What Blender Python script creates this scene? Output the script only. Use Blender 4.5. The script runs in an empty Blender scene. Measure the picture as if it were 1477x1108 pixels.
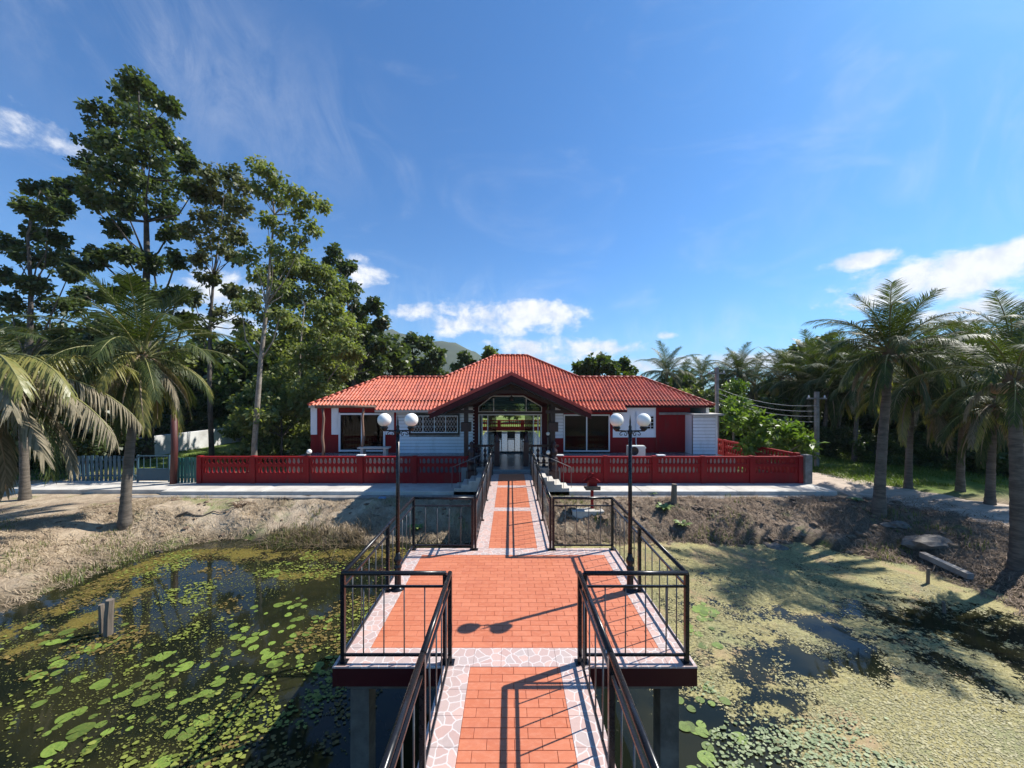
import bpy, bmesh, math, random
import numpy as np
from mathutils import Vector, Matrix, noise as mnoise
random.seed(7); RNG = np.random.default_rng(7)
C = bpy.context.scene.collection
PI = math.pi
# ------------------------------------------------------------------ camera, sky, sun
CX, HY, F, H = 736.0, 570.0, 533.0, 2.95
cam = bpy.data.cameras.new('camera'); cam_o = bpy.data.objects.new('camera', cam); C.objects.link(cam_o)
cam.sensor_width = 36; cam.lens = F/1477*36; cam.clip_start = .05; cam.clip_end = 9000
cam.shift_x = (738.5-CX)/1477; cam.shift_y = (HY-554)/1477
cam_o.location = (-.05, 0, H); cam_o.rotation_euler = (PI/2, 0, 0)
sc = bpy.context.scene; sc.camera = cam_o
sc.view_settings.view_transform = 'Standard'; sc.view_settings.look = 'None'
sc.view_settings.exposure = 0.66; sc.view_settings.gamma = 1; sc.view_settings.use_curve_mapping = False
SUN = Vector((.618, .261, .741)).normalized()
sl = bpy.data.lights.new('sun', 'SUN'); sl.energy = 5.0; sl.angle = math.radians(.5); sl.color = (1, .955, .88)
so = bpy.data.objects.new('sun', sl); C.objects.link(so); so.rotation_euler = SUN.to_track_quat('Z', 'Y').to_euler()
so.location = (30, 15, 40)

class NT:
    def __init__(s, tree): s.t = tree; s.n = tree.nodes; s.l = tree.links
    def add(s, typ, **kw):
        n = s.n.new(typ)
        for k, v in kw.items():
            if k in n.inputs.keys() if isinstance(k, str) else False: s.set(n.inputs[k], v)
            else: setattr(n, k, v)
        return n
    def set(s, inp, v):
        if isinstance(v, bpy.types.NodeSocket): s.l.new(v, inp)
        else:
            if hasattr(v, '__len__') and inp.type == 'RGBA' and len(v) == 3: v = (*v, 1)
            inp.default_value = v
    def math(s, op, a, b=0.0, c=None, clamp=False):
        n = s.n.new('ShaderNodeMath'); n.operation = op; n.use_clamp = clamp
        s.set(n.inputs[0], a); s.set(n.inputs[1], b)
        if c is not None: s.set(n.inputs[2], c)
        return n.outputs[0]
    def vm(s, op, a, b=None, out=0):
        n = s.n.new('ShaderNodeVectorMath'); n.operation = op; s.set(n.inputs[0], a)
        if b is not None: s.set(n.inputs[1], b)
        return n.outputs[out]
    def mix(s, f, a, b, blend='MIX'):
        n = s.n.new('ShaderNodeMix'); n.data_type = 'RGBA'; n.blend_type = blend
        s.set(n.inputs[0], f); s.set(n.inputs[6], a); s.set(n.inputs[7], b); return n.outputs[2]
    def noise(s, scale, vec=None, detail=4, rough=.55, dist=0.0, out='Fac'):
        n = s.n.new('ShaderNodeTexNoise'); n.inputs['Scale'].default_value = scale
        n.inputs['Detail'].default_value = detail; n.inputs['Roughness'].default_value = rough; n.inputs['Distortion'].default_value = dist
        if vec is not None: s.set(n.inputs['Vector'], vec)
        return n.outputs[out]
    def ss(s, v, a, b, x=0.0, y=1.0):
        n = s.n.new('ShaderNodeMapRange'); n.interpolation_type = 'SMOOTHSTEP'
        s.set(n.inputs[0], v); n.inputs[1].default_value = a; n.inputs[2].default_value = b
        n.inputs[3].default_value = x; n.inputs[4].default_value = y; return n.outputs[0]
    def bump(s, h, strength, dist=.02):
        n = s.n.new('ShaderNodeBump'); n.inputs['Strength'].default_value = strength; n.inputs['Distance'].default_value = dist
        s.set(n.inputs['Height'], h); return n.outputs[0]

w = bpy.data.worlds.new('World'); sc.world = w; w.use_nodes = True
nt = NT(w.node_tree); nt.n.clear()
out = nt.add('ShaderNodeOutputWorld'); bg = nt.add('ShaderNodeBackground')
sky = nt.add('ShaderNodeTexSky'); sky.sky_type = 'NISHITA'; sky.sun_disc = False
sky.sun_elevation = math.asin(SUN.z); sky.sun_rotation = math.atan2(SUN.x, SUN.y)
sky.air_density = 1.0; sky.dust_density = .5; sky.ozone_density = 2.2; sky.altitude = 50
tc = nt.add('ShaderNodeTexCoord'); D = tc.outputs['Generated']
sep = nt.add('ShaderNodeSeparateXYZ'); nt.set(sep.inputs[0], D)
def cdir(px, py):
    v = Vector(((px-CX)/F, 1, (HY-py)/F)); return v.normalized()
n1 = nt.noise(9, nt.vm('MULTIPLY', D, (1, 1, 2.0)), 9, .62, .35)
n2 = nt.noise(26, D, 6, .6, .2)
fb = nt.math('ADD', nt.math('MULTIPLY', n1, .7), nt.math('MULTIPLY', n2, .3))
mask = 0.0
# cumulus puffs: direction, half sizes (tangent units), strength
for px, py, sx, sy, st in [(650,470,.10,.045,.9),(740,458,.28,.065,.95),(600,452,.10,.04,.75),(530,400,.09,.045,.75),(515,372,.05,.02,.6),
                           (770,500,.20,.04,.8),(840,505,.2,.045,.8),(930,525,.2,.035,.8),(1245,378,.10,.032,1.0),(1360,398,.30,.09,1.0),(1440,380,.22,.07,1.0),
                           (1300,425,.25,.06,.85),(1440,450,.30,.06,.8),(1060,520,.28,.035,.95),(960,484,.05,.016,.9),(1190,505,.2,.05,.7),(40,188,.26,.075,.72),(330,420,.16,.07,.75),(300,470,.2,.06,.7),
                           (-300,420,.4,.07,.9),(1800,420,.4,.08,.9),(2400,330,.5,.1,.9)]:
    c = cdir(px, py); k = c.y
    d = nt.vm('SUBTRACT', D, tuple(c)); d = nt.vm('MULTIPLY', d, (1/(sx*k), 1/(sx*k), 1/(sy*k)))
    ln = nt.vm('LENGTH', d, out=1)
    m = nt.math('MULTIPLY', nt.ss(ln, 0.1, 1.35, 1, 0), st)
    mask = nt.math('MAXIMUM', mask, m)
cum = nt.ss(nt.math('SUBTRACT', nt.math('ADD', fb, nt.math('MULTIPLY', mask, .34)), 0.0), .61, .84)
cum = nt.math('MULTIPLY', cum, nt.ss(mask, .02, .3))
# thin high cirrus
nc = nt.noise(2.2, nt.vm('MULTIPLY', D, (1, 1.6, 3.0)), 8, .6, 1.4)
cir = nt.math('MULTIPLY', nt.ss(nc, .50, .82), .16)
ns_ = nt.noise(5, nt.vm('MULTIPLY', D, (1.6, 1, .8)), 9, .68, 1.0)
for px, py, sx, sy, st in ((250, 90, .42, .24, .20), (420, 180, .3, .2, .14), (1420, 190, .5, .3, .20), (640, 440, .5, .1, .22), (1150, 470, .6, .09, .3), (-500, 150, .5, .3, .2), (2200, 100, .6, .3, .2)):
    c = cdir(px, py); d = nt.vm('MULTIPLY', nt.vm('SUBTRACT', D, tuple(c)), (1/(sx*c.y), 1/(sx*c.y), 1/(sy*c.y)))
    cir = nt.math('MAXIMUM', cir, nt.math('MULTIPLY', nt.math('MULTIPLY', nt.ss(nt.vm('LENGTH', d, out=1), 0, 1.3, 1, 0), nt.ss(ns_, .38, .72)), st))
horizon = nt.math('MULTIPLY', nt.ss(sep.outputs[2], 0.0, .42, 1, 0), .0)
skyc = nt.vm('MULTIPLY', sky.outputs[0], (.46, .99, 1.45))
cc = nt.mix(nt.ss(n2, .35, .65), (7.2, 7.6, 8.4), (9.6, 9.6, 9.6))
col = nt.mix(nt.math('MAXIMUM', nt.math('MULTIPLY', cum, .95), cir), skyc, cc)
nt.set(bg.inputs[0], col); bg.inputs[1].default_value = .076
nt.l.new(bg.outputs[0], out.inputs[0])

# ------------------------------------------------------------------ helpers
def X(px, Y): return (px-CX)/F*Y - .05
def Z(py, Y): return H-(py-HY)/F*Y
def G(px, py, z):
    Y = F*(H-z)/(py-HY); return X(px, Y), Y

MATS = {}
def mat(name, color, rough=.6, var=.0, vscale=3.0, color2=None, bump=0.0, bscale=20.0, metal=0.0, spec=.5, stretch=None, rand=0.0, dirt=None, coat=0.0):
    if name in MATS: return MATS[name]
    m = bpy.data.materials.new(name); m.use_nodes = True; t = NT(m.node_tree); p = t.n['Principled BSDF']
    co = t.add('ShaderNodeTexCoord').outputs['Object']
    oi = t.add('ShaderNodeObjectInfo')
    co = t.vm('ADD', co, t.vm('MULTIPLY', oi.outputs['Location'], (.73, .91, .57)))
    if stretch: co = t.vm('MULTIPLY', co, stretch)
    c = color
    if color2 is not None:
        c = t.mix(t.ss(t.noise(vscale, co, 6, .62), .35, .65), color, color2)
    if var:
        k = t.math('ADD', t.math('MULTIPLY', t.noise(vscale*2.7, co, 5, .65), 2*var), 1-var)
        c = t.vm('MULTIPLY', c, t.add('ShaderNodeCombineXYZ', X=k, Y=k, Z=k).outputs[0])
    if rand:
        k = t.math('ADD', t.math('MULTIPLY', oi.outputs['Random'], 2*rand), 1-rand)
        c = t.vm('MULTIPLY', c, t.add('ShaderNodeCombineXYZ', X=k, Y=k, Z=k).outputs[0])
    if name == 'red_roof_tile':
        k = t.math('ADD', t.math('MULTIPLY', t.add('ShaderNodeAttribute', attribute_name='rnd').outputs['Fac'], .40), .80)
        c = t.vm('MULTIPLY', c, t.add('ShaderNodeCombineXYZ', X=k, Y=k, Z=k).outputs[0])
    if dirt:
        c = t.mix(t.math('MULTIPLY', t.ss(t.noise(dirt[1], co, 7, .7), .5, .75), dirt[2]), c, dirt[0])
    t.set(p.inputs['Base Color'], c)
    p.inputs['Roughness'].default_value = rough; p.inputs['Metallic'].default_value = metal
    p.inputs['Specular IOR Level'].default_value = spec; p.inputs['Coat Weight'].default_value = coat
    if rough > .15: t.set(p.inputs['Roughness'], t.math('ADD', t.math('MULTIPLY', t.noise(vscale*4, co, 4), .3), rough-.15))
    if bump: t.set(p.inputs['Normal'], t.bump(t.noise(bscale, co, 6, .65), bump))
    MATS[name] = m; return m

def leafmat(name, c1, c2, trans=.35, rough=.5, spec=.4):
    if name in MATS: return MATS[name]
    m = bpy.data.materials.new(name); m.use_nodes = True; t = NT(m.node_tree); p = t.n['Principled BSDF']
    a = t.add('ShaderNodeAttribute', attribute_name='rnd')
    c = t.mix(a.outputs['Fac'], c1, c2)
    t.set(p.inputs['Base Color'], c); p.inputs['Roughness'].default_value = rough; p.inputs['Specular IOR Level'].default_value = spec
    tr = t.add('ShaderNodeBsdfTranslucent'); t.set(tr.inputs[0], t.vm('MULTIPLY', c, (1.5, 1.6, .6)))
    mx = t.add('ShaderNodeMixShader'); mx.inputs[0].default_value = trans
    t.l.new(p.outputs[0], mx.inputs[1]); t.l.new(tr.outputs[0], mx.inputs[2])
    t.l.new(mx.outputs[0], t.n['Material Output'].inputs[0])
    MATS[name] = m; return m

def glassmat(name, tint=(.6, .65, .65), refl=.12):
    if name in MATS: return MATS[name]
    m = bpy.data.materials.new(name); m.use_nodes = True; t = NT(m.node_tree); t.n.remove(t.n['Principled BSDF'])
    tr = t.add('ShaderNodeBsdfTransparent'); tr.inputs[0].default_value = (*tint, 1)
    gl = t.add('ShaderNodeBsdfGlossy'); gl.inputs['Roughness'].default_value = .01
    lw = t.add('ShaderNodeLayerWeight'); lw.inputs[0].default_value = .35
    mx = t.add('ShaderNodeMixShader'); t.set(mx.inputs[0], t.math('ADD', t.math('MULTIPLY', lw.outputs['Fresnel'], .4), refl, clamp=True))
    t.l.new(tr.outputs[0], mx.inputs[1]); t.l.new(gl.outputs[0], mx.inputs[2]); t.l.new(mx.outputs[0], t.n['Material Output'].inputs[0])
    MATS[name] = m; return m

def tag(o, label=None, cat=None, group=None, kind=None):
    if label: o['label'] = label
    if cat: o['category'] = cat
    if group: o['group'] = group
    if kind: o['kind'] = kind
    return o
def empty(name, loc=(0, 0, 0), label=None, cat=None, group=None, rz=0):
    o = bpy.data.objects.new(name, None); C.objects.link(o); o.location = loc; o.rotation_euler[2] = rz
    o.empty_display_size = .2
    return tag(o, label, cat, group)
def link(name, me, parent=None, loc=(0, 0, 0), rot=(0, 0, 0), scale=(1, 1, 1)):
    o = bpy.data.objects.new(name, me); C.objects.link(o); o.parent = parent
    o.location = loc; o.rotation_euler = rot; o.scale = scale; return o

class MB:
    def __init__(s): s.v = []; s.f = []; s.sm = []
    def add(s, V, Fs, smooth=False):
        b = len(s.v); s.v += [tuple(p) for p in V]; s.f += [tuple(i+b for i in f) for f in Fs]; s.sm += [smooth]*len(Fs); return s
    def box(s, x0, x1, y0, y1, z0, z1, M=None, bev=0):
        V = [Vector((x, y, z)) for x in (x0, x1) for y in (y0, y1) for z in (z0, z1)]
        if M: V = [M @ p for p in V]
        return s.add(V, [(0,1,3,2), (4,6,7,5), (0,4,5,1), (2,3,7,6), (0,2,6,4), (1,5,7,3)])
    def bbox(s, x0, x1, y0, y1, z0, z1, b=.005):
        x0, x1 = min(x0, x1), max(x0, x1)
        r1 = [(x0, y0), (x1, y0), (x1, y1), (x0, y1)]; r2 = [(x0+b, y0+b), (x1-b, y0+b), (x1-b, y1-b), (x0+b, y1-b)]
        V = [(*p, z0) for p in r1]+[(*p, z1-b) for p in r1]+[(*p, z1) for p in r2]
        Fs = [(3, 2, 1, 0)]+[(i, (i+1) % 4, (i+1) % 4+4, i+4) for i in range(4)]+[(i+4, (i+1) % 4+4, (i+1) % 4+8, i+8) for i in range(4)]+[(8, 9, 10, 11)]
        return s.add(V, Fs)
    def beam(s, a, b, wd, ht, up=(0, 0, 1)):
        a, b = Vector(a), Vector(b); d = (b-a).normalized(); up = Vector(up)
        sd = d.cross(up).normalized(); u = sd.cross(d).normalized()
        V = [p+sd*sx*wd/2+u*sz*ht/2 for p in (a, b) for sx in (-1, 1) for sz in (-1, 1)]
        return s.add(V, [(0,1,3,2), (4,6,7,5), (0,4,5,1), (2,3,7,6), (0,2,6,4), (1,5,7,3)])
    def tube(s, pts, r, n=8, cap=True, smooth=True):
        pts = [Vector(p) for p in pts]; R = r if hasattr(r, '__len__') else [r]*len(pts)
        V = []; ref = None
        for i, p in enumerate(pts):
            d = (pts[min(i+1, len(pts)-1)]-pts[max(i-1, 0)]).normalized()
            if ref is None: ref = Vector((1, 0, 0)) if abs(d.x) < .9 else Vector((0, 1, 0))
            a = (ref-d*ref.dot(d)).normalized(); ref = a; b = d.cross(a)
            V += [p+(a*math.cos(2*PI*k/n)+b*math.sin(2*PI*k/n))*R[i] for k in range(n)]
        Fs = [(i*n+k, i*n+(k+1) % n, (i+1)*n+(k+1) % n, (i+1)*n+k) for i in range(len(pts)-1) for k in range(n)]
        s.add(V, Fs, smooth)
        if cap:
            b = len(s.v)-len(V); m = len(pts)-1
            s.f += [tuple(b+k for k in reversed(range(n))), tuple(b+m*n+k for k in range(n))]; s.sm += [False, False]
        return s
    def lathe(s, prof, c=(0, 0, 0), n=16, smooth=True):
        V = []; c = Vector(c)
        for r, z in prof: V += [c+Vector((r*math.cos(2*PI*k/n), r*math.sin(2*PI*k/n), z)) for k in range(n)]
        Fs = [(i*n+k, i*n+(k+1) % n, (i+1)*n+(k+1) % n, (i+1)*n+k) for i in range(len(prof)-1) for k in range(n)]
        return s.add(V, Fs, smooth)
    def sphere(s, c, r, n=20, m=12, sq=1):
        return s.lathe([(max(.0005, r*math.sin(PI*i/m)), -r*sq*math.cos(PI*i/m)) for i in range(m+1)], c, n)
    def prism(s, poly, y0, y1):      # poly in x,z extruded along y
        n = len(poly); V = [(x, y0, z) for x, z in poly]+[(x, y1, z) for x, z in poly]
        return s.add(V, [tuple(range(n)), tuple(reversed(range(n, 2*n)))]+[(i, i+n, (i+1) % n+n, (i+1) % n) for i in range(n)])
    def mesh(s, name, m):
        me = bpy.data.meshes.new(name); me.from_pydata(s.v, [], s.f)
        if any(s.sm): me.polygons.foreach_set('use_smooth', s.sm)
        if m: me.materials.append(m)
        me.update(); return me
    def build(s, name, m, parent=None, loc=(0, 0, 0), rz=0): return link(name, s.mesh(name, m), parent, loc, (0, 0, rz))
def npmesh(name, V, quads, m, rnd=None, smooth=False, nper=4):
    V = np.asarray(V, np.float32).reshape(-1, 3); Q = np.asarray(quads, np.int32).reshape(-1, nper)
    me = bpy.data.meshes.new(name); me.vertices.add(len(V)); me.vertices.foreach_set('co', V.ravel())
    me.loops.add(Q.size); me.loops.foreach_set('vertex_index', Q.ravel())
    me.polygons.add(len(Q)); me.polygons.foreach_set('loop_start', np.arange(0, Q.size, nper, dtype=np.int32))
    if smooth: me.polygons.foreach_set('use_smooth', np.ones(len(Q), bool))
    me.materials.append(m); me.update(calc_edges=True)
    if rnd is not None:
        a = me.attributes.new('rnd', 'FLOAT', 'FACE'); a.data.foreach_set('value', np.asarray(rnd, np.float32))
    return me

# ------------------------------------------------------------------ materials
M_black = mat('black_gloss_paint', (.012, .012, .014), .28, .3, 6, spec=.35, dirt=((.04, .038, .036), 14, .12))
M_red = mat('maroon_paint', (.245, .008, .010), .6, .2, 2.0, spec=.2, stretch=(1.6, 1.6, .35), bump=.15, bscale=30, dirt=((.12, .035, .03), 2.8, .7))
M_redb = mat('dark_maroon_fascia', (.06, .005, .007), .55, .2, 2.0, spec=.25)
M_conc = mat('weathered_concrete', (.30, .28, .255), .85, .25, 2.5, color2=(.19, .17, .155), bump=.4, bscale=18, dirt=((.10, .09, .07), 1.3, .6))
M_pconc = mat('pale_concrete', (.58, .55, .50), .85, .18, 1.2, color2=(.45, .42, .375), bump=.3, bscale=14, dirt=((.22, .19, .15), .9, .7))
M_white = mat('white_siding_paint', (.82, .83, .85), .5, .06, 1.5, stretch=(1.6, 1.6, .35), dirt=((.50, .48, .45), 1.6, .45))
M_wframe = mat('white_frame', (.78, .78, .78), .35, .05)
M_dwood = mat('dark_red_wood', (.035, .006, .006), .4, .3, 3, color2=(.02, .005, .005), bump=.2)
M_brown = mat('brown_wood', (.16, .09, .055), .75, .3, 4, color2=(.09, .05, .035), bump=.5, stretch=(1, 1, .2))
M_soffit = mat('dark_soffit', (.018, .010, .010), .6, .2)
M_globe = mat('white_opal_globe', (.86, .84, .78), .25, .03, 3)
M_grey = mat('grey_floor_tile', (.20, .20, .20), .22, .15, 2)
M_roof = mat('red_roof_tile', (.54, .112, .040), .36, .14, .9, color2=(.46, .082, .032), bump=.15, bscale=22, spec=.6, dirt=((.26, .045, .025), 2.2, .4))
M_glass = glassmat('window_glass', (.42, .45, .45), .0)
M_teal = mat('teal_paint', (.012, .10, .095), .5, .25, 3, dirt=((.08, .08, .07), 5, .5))
M_blue = mat('faded_blue_paint', (.028, .075, .11), .55, .25, 3, dirt=((.10, .09, .08), 5, .5))
M_pier = mat('stained_pier_concrete', (.17, .15, .125), .9, .3, 2.5, color2=(.09, .08, .065), bump=.4, bscale=18, dirt=((.05, .045, .035), 1.3, .7))
M_wood = mat('grey_old_wood', (.20, .16, .12), .85, .3, 5, color2=(.11, .085, .065), bump=.6, stretch=(1, 1, .15))
M_bark = mat('pale_bark', (.30, .26, .21), .9, .3, 4, color2=(.17, .14, .11), bump=.7, bscale=9)
M_dbark = mat('dark_bark', (.10, .085, .07), .9, .3, 4, color2=(.05, .042, .035), bump=.7, bscale=9)

# ------------------------------------------------------------------ terrain
WATER = -1.7
def smooth01(t): t = np.clip(t, 0, 1); return t*t*(3-2*t)
def vnoise(x, y, s, seed=0):
    x = np.asarray(x, float)*s+seed*17.13; y = np.asarray(y, float)*s+seed*9.71
    xi = np.floor(x).astype(np.int64); yi = np.floor(y).astype(np.int64); fx = x-xi; fy = y-yi
    fx = fx*fx*(3-2*fx); fy = fy*fy*(3-2*fy)
    def h(a, b):
        n = (a*374761393+b*668265263+seed*982451653) & 0x7fffffff; n = ((n ^ (n >> 13))*1274126177) & 0x7fffffff
        return ((n ^ (n >> 16)) & 0xffff)/65535.0
    return (h(xi, yi)*(1-fx)+h(xi+1, yi)*fx)*(1-fy)+(h(xi, yi+1)*(1-fx)+h(xi+1, yi+1)*fx)*fy
def fbm(x, y, s, seed=0, o=4):
    r = 0; a = .5; t = 0
    for i in range(o): r = r+a*vnoise(x, y, s*2**i, seed+i*5); t += a; a *= .55
    return r/t
def sdf(x, y):      # distance to the pond outline, negative in the water
    x = np.asarray(x, float); y = np.asarray(y, float)
    cx, cy, hx, hy, r = -.15, -2.0, 10.45, 13.3, 2.2
    qx = np.abs(x-cx)-hx+r; qy = np.abs(y-cy)-hy+r
    d = np.hypot(np.maximum(qx, 0), np.maximum(qy, 0))+np.minimum(np.maximum(qx, qy), 0)-r
    return d+(fbm(x, y, .35, 3)-.5)*1.1+(fbm(x, y, 1.7, 8)-.5)*.35
def ground_z(x, y):
    x = np.asarray(x, float); y = np.asarray(y, float)
    d = sdf(x, y)
    far = smooth01((np.abs(y-12)-2)/8)
    wd = 2.3+2.4*smooth01((np.abs(x)-9)/3)*smooth01((13.2-y)/3)
    z = np.where(d < 0, WATER-.12+np.maximum(d, -2)*.6, WATER-.12+1.02*smooth01(d/wd*.9+.08)-.02)
    rough = smooth01(d/.3)*(1-smooth01((d-2.6)/1.5)*.75)
    rough = rough*(1-smooth01((y-13.2)/.5)*.85)
    z = z+rough*((fbm(x, y, .9, 11)-.5)*.22+(fbm(x, y, 3.5, 12)-.5)*.16+(vnoise(x, y, 9, 14)-.5)*.05)
    keep = 1-smooth01((y-13.3)/.5)*(np.abs(x) < 12.6)
    z = np.where((y > 13.75) & (x > -13.5) & (x < 12.2) & (y < 31), np.minimum(z, -.86), z)
    # lawn behind the house and rising land
    return z
def grow(a, b, step, n, ratio):
    core = list(np.arange(a, b+1e-6, step)); s = step; lo, hi = a, b; L = []; Rr = []
    for i in range(n): s *= ratio; lo -= s; hi += s; L.append(lo); Rr.append(hi)
    return np.array(L[::-1]+core+Rr)
gx = grow(-20, 20, .15, 40, 1.19); gy = np.concatenate([[-60, -40, -30, -24, -20, -17, -15, -12, -8, -4, 0, 2, 3, 4, 5], np.arange(5.5, 16, .12), 16+np.cumsum(.14*1.10**np.arange(82))])
GXX, GYY = np.meshgrid(gx, gy); GZ = ground_z(GXX, GYY)
ny, nx = GXX.shape; idx = np.arange(nx*ny).reshape(ny, nx)
quads = np.stack([idx[:-1, :-1], idx[:-1, 1:], idx[1:, 1:], idx[1:, :-1]], -1).reshape(-1, 4)

def groundmat():
    m = bpy.data.materials.new('bank_soil_and_grass'); m.use_nodes = True; t = NT(m.node_tree); p = t.n['Principled BSDF']
    co = t.add('ShaderNodeTexCoord').outputs['Object']; sp = t.add('ShaderNodeSeparateXYZ'); t.set(sp.inputs[0], co)
    big = t.noise(.45, co, 5, .6); mid = t.noise(2.4, co, 7, .68); fine = t.noise(16, co, 7, .75)
    straw = t.noise(9, t.vm('MULTIPLY', co, (1, .35, 1)), 6, .7, 1.5)
    sand = t.mix(t.ss(mid, .38, .62), (.50, .40, .285), (.37, .285, .20))
    soil = t.mix(t.ss(straw, .35, .65), (.15, .105, .07), (.40, .31, .22))
    c = t.mix(t.ss(big, .30, .50), soil, sand)
    # right bank is darker earth
    rgt = t.math('MULTIPLY', t.ss(sp.outputs[0], 2, 7), t.ss(sp.outputs[1], 15.5, 13.2))
    c = t.mix(t.math('MULTIPLY', rgt, .8), c, t.mix(t.ss(straw, .4, .62), (.13, .095, .068), (.32, .24, .175)))
    c = t.mix(t.math('MULTIPLY', t.ss(fine, .50, .72), .55), c, (.06, .045, .03))
    # damp soil at the waterline
    wet = t.ss(sp.outputs[2], WATER+.30, WATER+.02)
    c = t.mix(t.math('MULTIPLY', wet, .8), c, (.05, .04, .022))
    # grass: patches on the banks, lawn beyond
    gp = t.math('MULTIPLY', t.ss(t.noise(.8, co, 6, .65), .55, .68), .65)
    lawn = t.math('MAXIMUM', t.ss(sp.outputs[1], 17.5, 19.5), t.math('MULTIPLY', t.ss(sp.outputs[0], 13.5, 17), t.ss(sp.outputs[1], 12.5, 15)))
    lawn = t.math('MULTIPLY', lawn, t.ss(t.noise(.3, co, 5, .6), .22, .45))
    grass = t.mix(t.ss(mid, .35, .65), (.085, .15, .025), (.17, .21, .05))
    c = t.mix(t.math('MAXIMUM', gp, lawn), c, grass)
    t.set(p.inputs['Base Color'], c); p.inputs['Roughness'].default_value = .95; p.inputs['Specular IOR Level'].default_value = .15
    t.set(p.inputs['Normal'], t.bump(t.math('ADD', t.math('MULTIPLY', fine, .5), straw), .9, .06))
    return m
M_ground = groundmat()
me = npmesh('ground', np.stack([GXX, GYY, GZ], -1), quads, M_ground, smooth=True)
tag(link('ground', me), 'sandy brown pond bank and green land running back to the horizon', 'ground', kind='structure')

# pond water: clear dark water and floating algae scum share one surface
wx = np.arange(-12.5, 12.51, .16); wy = np.concatenate([[-17, -12, -8, -4, -1, 1], np.arange(2, 12.7, .14)])
WX, WY = np.meshgrid(wx, wy); sd = sdf(WX, WY)
alg = np.zeros_like(WX)
left = WX < -.9; right = ~left
band = smooth01(1-np.abs(sd+.45)/.75)*(.35+.9*fbm(WX, WY, .5, 31))
band2 = smooth01(1-np.abs(sd+1.5)/.45)*smooth01((fbm(WX, WY, .45, 33)-.50)*7)
alg = np.where(left, np.maximum(band*.72, band2*.7)*.95+.06*(fbm(WX, WY, .8, 35) > .55), 0)
ang = PI/2
ux = WX*math.cos(ang)+WY*math.sin(ang); uy = -WX*math.sin(ang)+WY*math.cos(ang)
cover = fbm(ux*.5, uy*1.1, .6, 41)
rc = .34+smooth01((cover-.30)*3.2)*.50
open_w = smooth01(1-np.hypot((WX-2.5)/1.5, (WY-4.7)/1.7))*.30
for ex_, ey_, rx_, ry_, st_ in ((6.1, 6.8, .75, 1.7, .62), (5.1, 6.4, .45, 1.1, .4), (7.5, 6.6, .5, 1.3, .45), (3.2, 4.0, 1.0, .7, .35), (8.4, 5.2, .5, 1.2, .4), (4.3, 8.2, .5, .9, .25), (4.2, 5.6, .5, 1.0, .3)):
    open_w += smooth01(1-np.hypot((WX-ex_+(fbm(WX, WY, 1.1, 43)-.5)*1.2)/rx_, (WY-ey_)/ry_))*st_
def blob(cx_, cy_, rx_, ry_): return smooth01(1-np.hypot((WX-cx_+(fbm(WX, WY, .9, 47)-.5)*1.5)/rx_, (WY-cy_+(fbm(WX, WY, .9, 48)-.5)*1.2)/ry_))
rc = .24+smooth01((cover-.36)*3.4)*.42+smooth01((WY-7.6)/1.2)*.42+blob(5.2, 5.2, 2.2, 1.3)*.5+blob(4.2, 7.4, 1.6, 1.2)*.4+blob(7.6, 4.6, 1.6, .8)*.3
alg = np.where(right, np.clip(rc-open_w, 0, 1), alg)
alg = alg*np.where(np.abs(WX) < 2.2, np.where(WY < 7.5, .25, 1), 1)
ny, nx = WX.shape; idx = np.arange(nx*ny).reshape(ny, nx)
quads = np.stack([idx[:-1, :-1], idx[:-1, 1:], idx[1:, 1:], idx[1:, :-1]], -1).reshape(-1, 4)
def watermat():
    m = bpy.data.materials.new('pond_water_and_algae'); m.use_nodes = True; t = NT(m.node_tree); p = t.n['Principled BSDF']
    co = t.add('ShaderNodeTexCoord').outputs['Object']; sp = t.add('ShaderNodeSeparateXYZ'); t.set(sp.inputs[0], co)
    a = t.add('ShaderNodeAttribute', attribute_name='algae').outputs['Fac']
    n = t.math('ADD', t.math('MULTIPLY', t.noise(2.6, co, 9, .76), .62), t.math('MULTIPLY', t.noise(17, co, 5, .75), .38))
    mask = t.ss(t.math('ADD', a, t.math('MULTIPLY', t.math('SUBTRACT', n, .5), 4.0)), .44, .58)
    fine = t.noise(38, co, 4, .8); blot = t.noise(1.1, co, 6, .62)
    cr = t.mix(t.ss(fine, .33, .68), (.20, .175, .065), (.46, .40, .20))
    cr = t.mix(t.ss(blot, .45, .66), cr, t.mix(t.ss(fine, .35, .65), (.14, .145, .065), (.36, .345, .18)))
    cr = t.mix(t.math('MULTIPLY', t.ss(t.noise(.9, t.vm('ADD', co, (31, 7, 0)), 5, .6), .52, .68), .8), cr, t.mix(fine, (.25, .15, .09), (.5, .36, .22)))
    cl = t.mix(t.ss(fine, .35, .65), (.085, .066, .014), (.20, .155, .04))
    c = t.mix(t.ss(sp.outputs[0], -1.5, .5), cl, cr)
    wc = t.mix(t.ss(t.noise(.6, co, 4), .4, .6), (.008, .011, .007), (.022, .022, .010))
    t.set(p.inputs['Base Color'], t.mix(mask, wc, c))
    t.set(p.inputs['Roughness'], t.math('ADD', t.math('MULTIPLY', mask, .75), .035))
    t.set(p.inputs['Specular IOR Level'], t.math('SUBTRACT', .5, t.math('MULTIPLY', mask, .38)))
    p.inputs['IOR'].default_value = 1.33
    hgt = t.math('ADD', t.math('MULTIPLY', t.noise(3.5, co, 3, .5), .10), t.math('MULTIPLY', mask, t.math('ADD', t.math('MULTIPLY', fine, .9), .5)))
    t.set(p.inputs['Normal'], t.bump(hgt, .35, .03))
    return m
me = npmesh('pond', np.stack([WX, WY, np.full_like(WX, WATER)], -1), quads, watermat(), smooth=True)
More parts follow.
